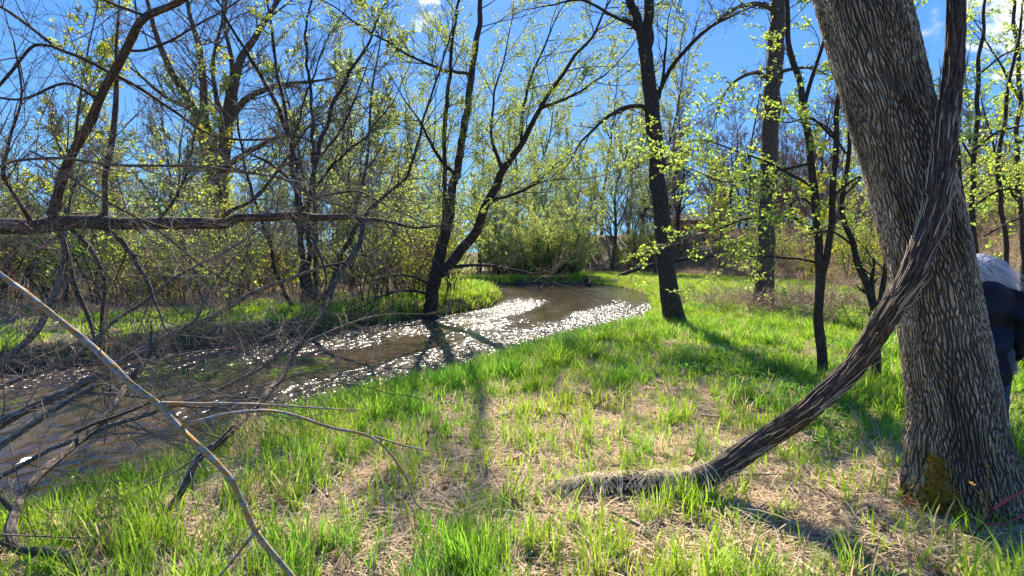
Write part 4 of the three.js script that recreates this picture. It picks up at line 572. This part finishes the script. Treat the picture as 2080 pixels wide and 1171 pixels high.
const ZONES = [[-1e9, 'beyond the left edge of the leaning poles'], [60, 'behind the upright branches of the fallen tree'], [270, 'left of the old cottonwood'], [440, 'right of the old cottonwood'], [560, 'behind the fan of dark stems'], [740, 'left of the streamside willow'], [880, 'behind the streamside willow'], [1030, 'straight behind the bend'], [1180, 'right of the lime bushes at the bend'], [1330, 'behind the dark leaning trunk'], [1430, 'between the two tall trunks on the right'], [1560, 'behind the straight mossy trunk'], [1680, 'behind the young maple'], [1790, 'behind the massive furrowed trunk'], [2000, 'right of the massive furrowed trunk']];
const alike = [], GROUPS = { bare_tree: 'leafless trees of the left wood', budding_tree: 'budding trees of the left wood', pale_willow: 'pale willows behind the bend', lime_bush: 'lime-green bushes at the bend', bend_tree: 'small trees behind the bend', hillside_tree: 'bare trees on the right slope', ridge_tree: 'dark-crowned trees on the far ridge', bank_sapling: 'bare saplings on the left bank', ridge_shrub: 'bare shrubs on the far ridge', ridge_budding_tree: 'budding trees on the far ridge', low_willow: 'low willows at the bend', slope_leaf_shrub: 'leafy shrubs on the right slope', slope_tree: 'young trees on the right slope', thicket_shrub: 'bare shrubs of the left wood', leafing_shrub: 'leafy shrubs of the left wood', bend_shrub: 'shrubs on the far bank', slope_shrub: 'bare shrubs on the right slope' };
function wood(n, kind, name, pxr, dr, sc, looks, category, gap = 1.2) {
  let made = 0;
  for (let tries = 0; made < n && tries < n * 40; tries++) {
    const d = mix(dr[0], dr[1], Math.pow(R(), 0.8)), p = rr(pxr[0], pxr[1]), x = (p - 1040) / FPX * d, z = -d, L = land(x, z);
    if (L.sd < 0.5 || placed.some(([a, b]) => (a - x) ** 2 + (b - z) ** 2 < gap * gap)) continue;
    if ((L.side === 0 && L.hd < -1 && d < 60) || (p > 1385 && p < 1458 && d < 90 && R() < 0.8)) continue;
    placed.push([x, z]); const P = protos[kind], i = Math.floor(R() * P.length), t = R(), s = mix(sc[0], sc[1], t);
    const zone = ZONES.filter(([a]) => p >= a).pop()[1], look = (t > 0.66 ? 'taller ' : t < 0.33 ? 'shorter ' : 'mid-height ') + looks[i % looks.length], label = look + ' ' + (d > mix(dr[0], dr[1], 0.5) ? 'farther back ' : 'nearer ') + zone;
    const o = plant(P[i], name, x, z, s, R() * 6.283, label, category, GROUPS[name]); alike.push([label, p, o]); made++;
  }
}
wood(15, 'bush', 'lime_bush', [1000, 1265], [45.2, 50.5], [0.55, 0.95], ['dense lime-green bush'], 'bush', 1.3);
wood(22, 'bare', 'bare_tree', [-300, 800], [26, 66], [0.7, 1.25], ['slender leafless tree'], 'tree', 1.6);
wood(40, 'leafy', 'budding_tree', [-300, 900], [24, 62], [0.65, 1.35], ['lime budding tree', 'yellow budding tree', 'pale budding tree'], 'tree', 1.6);
wood(26, 'willow', 'pale_willow', [640, 1340], [50, 82], [0.9, 1.75], ['airy pale green willow'], 'willow', 2.2);
wood(14, 'leafy', 'bend_tree', [780, 1320], [48, 70], [0.55, 0.95], ['small lime-leaved tree', 'small yellow-leaved tree', 'small pale-leaved tree'], 'tree', 1.6);
wood(44, 'red', 'hillside_tree', [1290, 2300], [40, 85], [0.7, 1.35], ['bare reddish twiggy tree'], 'tree', 1.8);
wood(22, 'red', 'ridge_tree', [1300, 1680], [58, 84], [0.8, 1.5], ['dark bushy-crowned bare tree'], 'tree', 1.4);
wood(4, 'bare', 'bank_sapling', [-220, 440], [10.5, 22], [0.4, 0.75], ['thin bare sapling'], 'tree', 0.8);
wood(44, 'shrubBare', 'ridge_shrub', [1080, 1760], [60, 86], [1.2, 2.6], ['tan bare ridge shrub', 'brown bare ridge shrub', 'reddish bare ridge shrub'], 'shrub', 1.0);
wood(14, 'leafy', 'ridge_budding_tree', [1080, 1760], [58, 84], [0.6, 1.1], ['lime budding ridge tree', 'yellow budding ridge tree', 'pale budding ridge tree'], 'tree', 1.4);
wood(12, 'willow', 'low_willow', [1000, 1300], [46, 58], [0.42, 0.75], ['low hazy pale green willow'], 'willow', 1.5);
wood(26, 'shrubLeaf', 'slope_leaf_shrub', [1560, 2300], [18, 48], [0.7, 1.4], ['lime-leaved slope shrub', 'yellow-leaved slope shrub', 'green-leaved slope shrub'], 'shrub', 1.0);
wood(20, 'leafy', 'slope_tree', [1380, 2400], [24, 60], [0.5, 0.85], ['lime-leaved young tree', 'yellow-leaved young tree', 'pale-leaved young tree'], 'tree', 1.8);
wood(70, 'shrubBare', 'thicket_shrub', [-300, 880], [17, 46], [0.7, 1.5], ['tan leafless shrub', 'brown leafless shrub', 'reddish leafless shrub'], 'shrub', 1.0);
wood(80, 'shrubLeaf', 'leafing_shrub', [-300, 920], [16, 48], [0.6, 1.4], ['lime-leaved shrub', 'yellow-leaved shrub', 'green-leaved shrub'], 'shrub', 1.0);
wood(26, 'shrubLeaf', 'bend_shrub', [760, 1360], [46, 66], [0.8, 1.6], ['lime-leaved bank shrub', 'yellow-leaved bank shrub', 'green-leaved bank shrub'], 'shrub', 1.3);
wood(60, 'shrubBare', 'slope_shrub', [1290, 2400], [24, 82], [0.8, 1.8], ['tan bare slope shrub', 'brown bare slope shrub', 'reddish bare slope shrub'], 'shrub', 1.0);
for (const label of new Set(alike.map((a) => a[0]))) { const l = alike.filter((a) => a[0] === label).sort((a, b) => a[1] - b[1]); if (l.length > 1) l.forEach(([, , o], i) => { o.userData.label = (i === 0 ? 'leftmost ' : i === l.length - 1 ? 'rightmost ' : ['second', 'third', 'fourth', 'fifth', 'sixth', 'seventh'][i - 1] + '-from-left ') + label; }); }
for (const [p, q, d, s, k, where] of [[1435, 628, 16, 0.9, 0, 'just right of the dark leaning trunk'], [1480, 632, 15.2, 1.0, 1, 'midway between the two tall trunks'], [1520, 640, 14.8, 0.9, 0, 'at the left foot of the straight mossy trunk'], [1590, 642, 14.6, 1.0, 1, 'at the right foot of the straight mossy trunk'], [1640, 640, 14, 1.0, 0, 'just left of the young maple stems'], [1700, 640, 13, 1.0, 1, 'just right of the young maple stems'], [1760, 640, 12.4, 1.1, 0, 'behind the small forked tree'], [1610, 620, 17.5, 1.1, 0, 'farther back right of the mossy trunk'], [1690, 610, 17, 1.2, 1, 'farther back behind the young maple']]) plant(protos.bramble[k], 'bramble', (p - 1040) / FPX * d, -d, s, p, (k ? 'tan' : 'reddish') + ' tangle of dead bramble stems ' + where, 'bramble', 'brambles around the right-hand trunks');

// ---------------------------------------------------------------- the red brick house up on the far slope
{
  const x = 29, z = -88, y = ground(x, z) - 0.4, g = base('brick_house', V(x, y, z), 'low red brick house half hidden by trees on the far slope', 'house'); g.rotation.y = -0.25;
  const box = (name, w, h, d, px_, py_, pz, m, par = g) => { const o = addMesh(name, new THREE.BoxGeometry(w, h, d), m, par); o.position.set(px_, py_, pz); return o; };
  const brick = plain(0.42, 0.07, 0.045), white = plain(0.7, 0.7, 0.68), glass = new THREE.MeshStandardMaterial({ color: rgb(0.03, 0.04, 0.05), roughness: 0.1 }), slate = plain(0.12, 0.11, 0.11);
  box('wall', 9, 3.2, 7, 0, 1.6, 0, brick);
  const roof = new THREE.Shape([new THREE.Vector2(-4.1, 0), new THREE.Vector2(4.1, 0), new THREE.Vector2(0, 1.3)]), rg = new THREE.ExtrudeGeometry(roof, { depth: 9.6, bevelEnabled: false }); rg.translate(0, 0, -4.8); rg.rotateY(Math.PI / 2); const r = addMesh('roof', rg, slate, g); r.position.y = 3.205;
  box('chimney', 0.7, 1.6, 0.7, 2.6, 1.3, 0, brick, r);
  for (const wx of [-3, -0.6, 2.2]) { const w = box('window', 1.1, 1.25, 0.1, wx, 1.9, 3.53, white); box('pane', 0.9, 1.05, 0.06, 0, 0, 0.035, glass, w); }
  box('door', 0.95, 2.1, 0.1, 3.7, 1.05, 3.53, white); box('gutter', 9.4, 0.12, 0.14, 0, 3.12, 3.6, white);
}

// ---------------------------------------------------------------- stump, driftwood, water weed, small plants
{
  R = rng(61); const p = onLevel(1190, 572, -0.1), O = V(p.x, ground(p.x, p.z), p.z), st = base('tree_stump', O, 'dark broken stump standing on the far bank of the bend', 'stump'), mb = new MB();
  tube(mb, [0, 0.25, 0.6, 0.95, 1.15].map((t) => V(0.12 * t, t - 0.1, 0)), [0.5, 0.36, 0.3, 0.3, 0.16], 14, 0.35); addMesh('trunk', mb.geo(), M.dark, st);
  for (const [a, l] of [[0.5, 0.9], [2.6, 1.1], [4.4, 0.8]]) { const m = new MB(); tube(m, [0, 0.5, 1].map((t) => V(Math.cos(a) * l * t, 0.3 * (1 - t) - 0.02, Math.sin(a) * l * t)), [0.16, 0.1, 0.04], 8, 0.2); addMesh('root', m.geo(), M.dark, st); }
  const logs = [[[[1010, 579, 4, 43], [1080, 577, 4.5, 43.4], [1170, 578, 4, 43.2], [1250, 582, 3, 42]], 'long dark driftwood log along the far edge of the bend'], [[[1240, 580, 3.5, 42.5], [1275, 586, 3.5, 40], [1305, 592, 3, 37.5]], 'short dark log at the right end of the bend'], [[[1250, 565, 4, 44], [1300, 545, 4, 44.5], [1370, 530, 3.5, 45], [1450, 520, 2.5, 45.5]], 'dead dark limb resting slantwise on the meadow edge behind the bend']];
  for (const [c, label] of logs) { const q = px(c), P = path(q, 0.3, 0.1, 5), m = new MB(), b = bins(), o = base('driftwood_log', q[0][0], label, 'log', 'driftwood at the bend'); tube(m, P.pts, P.rad, 9, 0.25); addMesh('trunk', m.geo(q[0][0]), M.dark, o); for (let k = 0; k < 9; k++) { const i = Math.floor(R() * P.pts.length), d = randDir(V(0, 0, 0)); d.y = Math.abs(d.y) * 0.8; sprout(b, P.pts[i], d, rr(0.5, 1.6), 0.03, 0, { ...farTwig, max: 1, kids: [4], min: 0.008 }); } const w2 = new MB(); addMesh('twigs', b.twig.n ? b.twig.geo(q[0][0]) : w2.geo(), M.twigDark, o, 'stuff'); if (b.wood.n) addMesh('branchlets', b.wood.geo(q[0][0]), M.dark, o, 'stuff'); }
  // green weed streaming in the shallows
  const wd = new MB(true); for (let k = 0; k < 900; k++) { const c = onLevel(rr(300, 680), rr(728, 768) - 0.02 * 0, WATER), n = noise(c.x * 1.2, c.z * 1.2, 3); if (n < -0.05 || land(c.x, c.z).sd > -0.3) continue; _r.set(c.x, WATER + 0.012 + R() * 0.012, c.z); const a = 2.5 + rr(-0.5, 0.5), v = rr(0.6, 1.2); leaf(wd, _r, Math.cos(a), rr(-0.02, 0.06), Math.sin(a), rr(0.1, 0.3), rr(0.01, 0.03), [0.20 * v, 0.30 * v, 0.05 * v]); }
  tag(addMesh('water_weed', wd.geo(), M.leaf, null, 'stuff'), 'green weed streaming in the shallow water at the left', 'water weed');
  // roots and dead stalks hanging from the cut bank
  const rt = new MB(); for (let i = 0; i + 1 < leftBank.length; i++) { const [ax, az] = leftBank[i], [bx, bz] = leftBank[i + 1], L = Math.hypot(bx - ax, bz - az); if (az < -31 || az > -6) continue; for (let k = 0; k < L * 26; k++) { const t = R(), nx = (bz - az) / L, nz = -(bx - ax) / L, x = mix(ax, bx, t), z = mix(az, bz, t), s = rr(0.05, 0.4), q = V(x - nx * s, 0, z - nz * s); q.y = ground(q.x, q.z) + 0.02; if (q.y < -0.4) continue; const l = rr(0.2, 0.7), e = V(x + nx * rr(-0.1, 0.25) + rr(-0.2, 0.2), Math.max(WATER - 0.05, q.y - l * 0.6), z + nz * rr(-0.1, 0.25)); const m = q.clone().lerp(e, 0.5); m.y += rr(0.02, 0.12); tube(rt, [q, m, e], [0.006, 0.006, 0.003], 3); } }
  tag(addMesh('bank_roots', rt.geo(), M.twigBrown, null, 'stuff'), 'tangle of roots and dead stalks hanging off the cut left bank', 'roots');
}
// sticks and leaf litter on the near bank
{
  R = rng(62); const stick = [1, 2, 3].map((k) => { const m = new MB(), pts = [0, 0.3, 0.65, 1].map((t) => V(t * 0.4 - 0.2, 0.01 + 0.02 * R(), rr(-0.03, 0.03))); tube(m, pts, [0.006, 0.007, 0.005, 0.002], 5, 0.2); tube(m, [pts[1], pts[1].clone().add(V(0.08, 0.03, 0.08))], [0.004, 0.0015], 4); return m.geo(); });
  const lf = [1, 2].map(() => { const m = new MB(true); for (let k = 0; k < 3; k++) { const v = rr(0.7, 1.2); leaf(m, V(rr(-0.05, 0.05), 0.008, rr(-0.05, 0.05)), rr(-1, 1), 0.15, rr(-1, 1), 0.06, 0.035, [0.26 * v, 0.17 * v, 0.10 * v]); } return m.geo(); });
  const A = [], B = []; for (let k = 0; k < 5200; k++) { const x = rr(-6, 10), z = -1.8 - 11 * R(); if (!inView(x, z)) continue; const L = land(x, z); if (L.side !== 0 || L.sd < 0.3) continue; const s = { x, y: L.h + 0.02, z, a: R() * 6.28, s: rr(0.5, 1.6), tx: rr(-0.15, 0.15), tz: rr(-0.2, 0.2), c: rgb(1, 1, 1) }; if (k % 7 === 0) A.push(s); else B.push(s); }
  scatter('fallen_twigs', 'fallen twigs scattered on the straw of the near bank', 'twigs', stick, M.twigBrown, A); scatter('fallen_leaves', 'brown fallen leaves scattered on the near bank', 'leaves', lf, M.leaf, B);
  // low broad-leaved herbs in the shade around the right-hand trunks
  const herb = [1, 2, 3].map(() => { const m = new MB(true); for (let k = 0; k < 16; k++) { const a = R() * 6.283, d = R() * 0.09, v = rr(0.75, 1.2); leaf(m, V(Math.cos(a) * d, rr(0.02, 0.12), Math.sin(a) * d), Math.cos(a), rr(0.0, 0.6), Math.sin(a), rr(0.03, 0.065), rr(0.02, 0.045), [0.15 * v, 0.31 * v, 0.045 * v]); } return m.geo(); });
  const C = []; for (let k = 0; k < 5000; k++) { const x = rr(1.8, 9), z = rr(-11, -4.3); if (!inView(x, z)) continue; const n = noise(x * 0.9, z * 0.9, 30); if (n < 0.12 && !(x > 2.6 && z < -4.6 && z > -8 && R() < 0.35)) continue; if (R() < 0.45) continue; C.push({ x, y: ground(x, z), z, a: R() * 6.28, s: rr(0.6, 1.5), c: rgb(1, 1, 1) }); }
  scatter('herbs', 'low broad-leaved green herbs around the right-hand trunks', 'herbs', herb, M.leaf, C);
  // single plants
  const weed = base('dry_weed', V(0, 0, 0), 'dry tan seed-head weed beside the lichen branch', 'weed'), wp = onLevel(505, 985, 0.0); wp.y = ground(wp.x, wp.z); weed.position.copy(wp);
  const w = new MB(), hd = new MB(true); for (let k = 0; k < 7; k++) { const e = V(rr(-0.1, 0.1), rr(0.25, 0.46), rr(-0.08, 0.08)); tube(w, [V(rr(-0.02, 0.02), -0.03, 0), e.clone().multiplyScalar(0.5), e], [0.003, 0.0025, 0.0015], 4); for (let j = 0; j < 170; j++) { randDir(_s); const q = e.clone().addScaledVector(_s, 0.085 * Math.cbrt(R())); randDir(_s); leaf(hd, q, _s.x, _s.y, _s.z, rr(0.008, 0.02), 0.006, [0.50, 0.37, 0.21]); } }
  addMesh('stem', w.geo(), M.twigTan, weed); addMesh('seed_head', hd.geo(), M.leaf, weed, 'stuff');
  const sh = base('red_shoot', V(0, 0, 0), 'young shoot with a red-barked stem at the lower right edge', 'shoot'), sp = at(1955, 1130, 2.9); sp.y = ground(sp.x, sp.z); sh.position.copy(sp);
  const line = (name, c, m) => { const P = path(px(c), 0.04, 0.03, 8), b = new MB(); tube(b, P.pts, P.rad, 7, 0.1); addMesh(name, b.geo(sp), m, sh); };
  const redBark = plain(0.33, 0.045, 0.05, 0.5); line('stem', [[1950, 1150, 4, 2.9], [1975, 1095, 4, 2.88], [2000, 1065, 4, 2.86], [2020, 1035, 4, 2.84]], M.brown); line('branch', [[2020, 1035, 4.5, 2.84], [2045, 1018, 4, 2.82], [2090, 995, 3, 2.8], [2130, 970, 2, 2.78]], redBark); line('branch', [[1998, 1066, 3, 2.86], [2040, 1066, 2.6, 2.84], [2100, 1035, 2, 2.82]], redBark); line('branch', [[2012, 1045, 2.5, 2.85], [1992, 1005, 2, 2.85], [1975, 985, 1.2, 2.85]], M.twigRed); line('branch', [[2000, 1060, 2, 2.86], [2008, 990, 1.6, 2.86], [2006, 950, 1, 2.86]], M.twigRed);
  const bud = new MB(true); for (const [a, b2] of [[1975, 985], [2006, 950], [1992, 1005], [2045, 1018]]) for (let k = 0; k < 5; k++) { randDir(_s); leaf(bud, at(a, b2, 2.85), _s.x, Math.abs(_s.y) + 0.5, _s.z, 0.022, 0.01, [0.5, 0.32, 0.10]); } addMesh('buds', bud.geo(sp), M.leaf, sh, 'stuff');
  const rl = new MB(true), rp = at(1840, 1035, 3.2); rp.y = ground(rp.x, rp.z); for (let k = 0; k < 14; k++) { randDir(_s); const q = rp.clone().add(V(rr(-0.03, 0.05), 0.09 + rr(-0.02, 0.05), rr(-0.02, 0.02))); leaf(rl, q, _s.x, _s.y * 0.4 + 0.2, _s.z, rr(0.03, 0.055), 0.026, [0.55, 0.16, 0.12]); } const rs = new MB(); for (let k = 0; k < 3; k++) tube(rs, [rp.clone().add(V(0.01 * k, -0.03, 0)), rp.clone().add(V(rr(-0.03, 0.05), 0.1, 0))], [0.002, 0.0012], 4);
  const sd = base('seedling', rp, 'small seedling with pinkish red leaves at the left foot of the big trunk', 'seedling'); addMesh('leaves', rl.geo(rp), M.leaf, sd, 'stuff'); addMesh('stem', rs.geo(rp), M.twigRed, sd);
}

// ---------------------------------------------------------------- the person behind the big trunk
{
  const pos = at(2008, 560, 4.4); pos.y = ground(pos.x, pos.z);
  const root = base('person', pos, 'person with blown grey hair in a dark navy jacket, back turned, half behind the trunk', 'person'); root.rotation.y = -0.25; // seen from behind, walking on
  function body(bones, lo, hi, res, k = 0.02) { // a smooth union of tapered capsules, meshed
    const mc = new MarchingCubes(res, new THREE.MeshBasicMaterial(), false, false, 400000), size = Math.max(hi.x - lo.x, hi.y - lo.y, hi.z - lo.z), c = lo.clone().add(hi).multiplyScalar(0.5), h = size / 2 * 1.06; mc.isolation = 0;
    const bs = bones.map(([a, b, ra, rb, sx]) => { const ab = b.clone().sub(a); return { a, ab, l2: ab.lengthSq() || 1e-9, ra, rb, sx: sx || [1, 1, 1] }; });
    let o = 0; for (let z = 0; z < res; z++) for (let y = 0; y < res; y++) for (let x = 0; x < res; x++, o++) {
      const X = c.x + (x / (res / 2) - 1) * h, Y = c.y + (y / (res / 2) - 1) * h, Z = c.z + (z / (res / 2) - 1) * h; let d = 1e3;
      for (const b of bs) { const qx = X - b.a.x, qy = Y - b.a.y, qz = Z - b.a.z, t = clamp((qx * b.ab.x + qy * b.ab.y + qz * b.ab.z) / b.l2), ex = (qx - b.ab.x * t) / b.sx[0], ey = (qy - b.ab.y * t) / b.sx[1], ez = (qz - b.ab.z * t) / b.sx[2], e = Math.sqrt(ex * ex + ey * ey + ez * ez) - mix(b.ra, b.rb, t), g = clamp(0.5 + 0.5 * (d - e) / k); d = mix(d, e, g) - k * g * (1 - g); }
      mc.field[o] = -d;
    }
    mc.update(); const n = mc.count, p = new Float32Array(mc.positionArray.slice(0, n * 3)), g = new THREE.BufferGeometry(); for (let i = 0; i < n; i++) { p[i * 3] = c.x + p[i * 3] * h; p[i * 3 + 1] = c.y + p[i * 3 + 1] * h; p[i * 3 + 2] = c.z + p[i * 3 + 2] * h; }
    g.setAttribute('position', new THREE.BufferAttribute(p, 3)); g.setAttribute('normal', new THREE.BufferAttribute(new Float32Array(mc.normalArray.slice(0, n * 3)), 3)); TRI += n / 3; return g;
  }
  const join = (gs) => { const n = gs.reduce((s, g) => s + g.attributes.position.count, 0), p = new Float32Array(n * 3), q = new Float32Array(n * 3); let o = 0; for (const g of gs) { p.set(g.attributes.position.array, o); q.set(g.attributes.normal.array, o); o += g.attributes.position.count * 3; } const r = new THREE.BufferGeometry(); r.setAttribute('position', new THREE.BufferAttribute(p, 3)); r.setAttribute('normal', new THREE.BufferAttribute(q, 3)); return r; };
  const skin = plain(0.52, 0.34, 0.26, 0.6), navy = plain(0.007, 0.009, 0.020, 0.95), jean = plain(0.03, 0.055, 0.078, 0.9), shoe = plain(0.05, 0.045, 0.04, 0.7);
  const crumple = (g) => { const p = g.attributes.position, n = g.attributes.normal; for (let i = 0; i < p.count; i++) { const x = p.getX(i), y = p.getY(i), z = p.getZ(i), d = 0.004 * noise(x * 6, y * 6, z * 6), e = 0.01, f = (X, Y, Z) => 0.004 * noise(X * 6, Y * 6, Z * 6); p.setXYZ(i, x + n.getX(i) * d, y + n.getY(i) * d, z + n.getZ(i) * d); const m = V(n.getX(i) - (f(x + e, y, z) - d) / e, n.getY(i) - (f(x, y + e, z) - d) / e, n.getZ(i) - (f(x, y, z + e) - d) / e).normalize(); n.setXYZ(i, m.x, m.y, m.z); } return g; };
  // faces away from the camera (-z is forward), head bowed a little to the left
  const hc = V(-0.03, 1.47, -0.12), head = [[hc.clone().add(V(0, 0.035, 0.015)), hc.clone().add(V(0, 0.03, -0.03)), 0.092, 0.088], [hc.clone().add(V(0, -0.04, -0.035)), hc.clone().add(V(0, -0.075, -0.06)), 0.068, 0.045], [hc.clone().add(V(0, -0.005, -0.105)), hc.clone().add(V(0, -0.03, -0.125)), 0.011, 0.016], [hc.clone().add(V(-0.085, -0.015, 0)), hc.clone().add(V(-0.09, -0.04, 0.005)), 0.016, 0.012], [hc.clone().add(V(0.085, -0.015, 0)), hc.clone().add(V(0.09, -0.04, 0.005)), 0.016, 0.012], [hc.clone().add(V(-0.02, -0.062, -0.098)), hc.clone().add(V(0.02, -0.062, -0.098)), 0.010, 0.010], [hc.clone().add(V(0, -0.06, 0.0)), V(0, 1.32, -0.02), 0.055, 0.06]];
  const hands = [-1, 1].map((s) => { const w = V(s * 0.26, 0.80, -0.10), f = [[w.clone(), w.clone().add(V(0, -0.075, -0.01)), 0.026, 0.036, [0.6, 1, 1.1]]]; for (let k = 0; k < 4; k++) { const z = -0.04 + k * 0.024, l = [0.07, 0.078, 0.073, 0.058][k], a = w.clone().add(V(0, -0.085, z)), m = a.clone().add(V(-s * 0.008, -l * 0.55, 0)), e = m.clone().add(V(-s * 0.026, -l * 0.45, 0)); f.push([a, m, 0.0095, 0.0088], [m, e, 0.0088, 0.0075]); } const t = w.clone().add(V(0, -0.03, -0.035)), t2 = t.clone().add(V(-s * 0.012, -0.035, -0.028)); f.push([t, t2, 0.0125, 0.011], [t2, t2.clone().add(V(-s * 0.012, -0.03, -0.004)), 0.011, 0.009]); return body(f, w.clone().add(V(-0.09, -0.2, -0.1)), w.clone().add(V(0.09, 0.04, 0.1)), 70, 0.008); });
  addMesh('body', join([body(head, hc.clone().add(V(-0.15, -0.22, -0.17)), hc.clone().add(V(0.15, 0.16, 0.17)), 84, 0.022), ...hands]), skin, root);
  for (const s of [-1, 1]) { const e = addMesh('eye', new THREE.SphereGeometry(0.0125, 16, 12), plain(0.75, 0.74, 0.72, 0.2), root); e.position.copy(hc).add(V(s * 0.033, 0.0, -0.100)); const i = addMesh('iris', new THREE.SphereGeometry(0.006, 12, 8), plain(0.05, 0.07, 0.09, 0.2), e); i.position.set(0, 0, -0.008); }
  const torso = [[V(-0.12, 1.25, 0), V(0.12, 1.25, 0), 0.105, 0.105, [1, 1, 0.95]], [V(0, 1.26, 0.0), V(0, 0.95, -0.01), 0.165, 0.16, [1.05, 1, 0.78]], [V(0, 0.95, -0.01), V(0, 0.68, -0.01), 0.165, 0.18, [1.05, 1, 0.8]], [V(0, 1.34, 0), V(0, 1.29, 0), 0.075, 0.095]];
  for (const s of [-1, 1]) torso.push([V(s * 0.19, 1.27, 0), V(s * 0.265, 1.03, 0.035), 0.078, 0.06], [V(s * 0.265, 1.03, 0.035), V(s * 0.26, 0.82, -0.085), 0.06, 0.047]);
  addMesh('jacket', crumple(body(torso, V(-0.4, 0.45, -0.25), V(0.4, 1.45, 0.25), 96, 0.05)), navy, root);
  const legs = []; for (const s of [-1, 1]) legs.push([V(s * 0.09, 0.84, 0), V(s * 0.10, 0.46, s * 0.02 - 0.02), 0.105, 0.072], [V(s * 0.10, 0.46, s * 0.02 - 0.02), V(s * 0.105, 0.08, s * 0.07), 0.07, 0.056]); addMesh('jeans', body(legs, V(-0.35, 0.0, -0.3), V(0.35, 0.96, 0.3), 90, 0.025), jean, root);
  for (const s of [-1, 1]) addMesh('shoe', body([[V(s * 0.105, 0.055, s * 0.07 + 0.03), V(s * 0.115, 0.045, s * 0.07 - 0.17), 0.05, 0.04, [0.95, 1, 1]], [V(s * 0.105, 0.02, s * 0.07 + 0.03), V(s * 0.115, 0.02, s * 0.07 - 0.18), 0.04, 0.038, [1.05, 0.6, 1]]], V(s * 0.105 - 0.15, -0.06, s * 0.07 - 0.28), V(s * 0.105 + 0.15, 0.2, s * 0.07 + 0.14), 50, 0.02), shoe, root);
  // shoulder-length grey hair blown to the right
  R = rng(88); const hm = new MB(true);
  for (let k = 0; k < 4200; k++) {
    randDir(_s); if (_s.y < -0.35 || (_s.z < -0.45 && _s.y < 0.55)) continue;
    const p = hc.clone().add(V(_s.x * 0.096, 0.035 + _s.y * 0.094, _s.z * 0.104)), L = rr(0.14, 0.30), back = smooth(-0.6, 0.4, _s.z), v = rr(0.4, 1.1), lift = R() * R() * 0.17, up = R() * R() * 0.09, pts = [];
    for (let i = 0; i <= 5; i++) { const t = i / 5; pts.push(V(p.x + (_s.x * 0.035 * Math.sin(t * 2.4) + t * t * (0.06 + lift)), p.y + up * Math.sin(t * 2.2) + 0.02 * Math.sin(t * 2) * (_s.y > 0.3 ? 1 : 0) - L * t * (0.25 + 0.55 * t) * (0.65 + 0.35 * back), p.z + _s.z * 0.03 * Math.sin(t * 2.6) + 0.05 * t * back + (R() - 0.5) * 0.008)); }
    tube(hm, pts, [0.0016, 0.0026, 0.0026, 0.0022, 0.0016, 0.0006], 3, 0, () => [v, v * 0.98, v * 0.97]);
  }
  addMesh('hair', hm.geo(), new THREE.MeshStandardMaterial({ color: rgb(0.85, 0.85, 0.88), vertexColors: true, roughness: 0.5 }), root, 'stuff');
  const cap = body([[hc.clone().add(V(0.004, 0.045, 0.022)), hc.clone().add(V(0.004, 0.0, 0.04)), 0.098, 0.082]], hc.clone().add(V(-0.16, -0.16, -0.14)), hc.clone().add(V(0.16, 0.16, 0.18)), 50, 0.01); addMesh('hair', cap, plain(0.42, 0.41, 0.42, 0.8), root);
}
console.log('triangles', Math.round(TRI));
renderer.render(scene, camera);
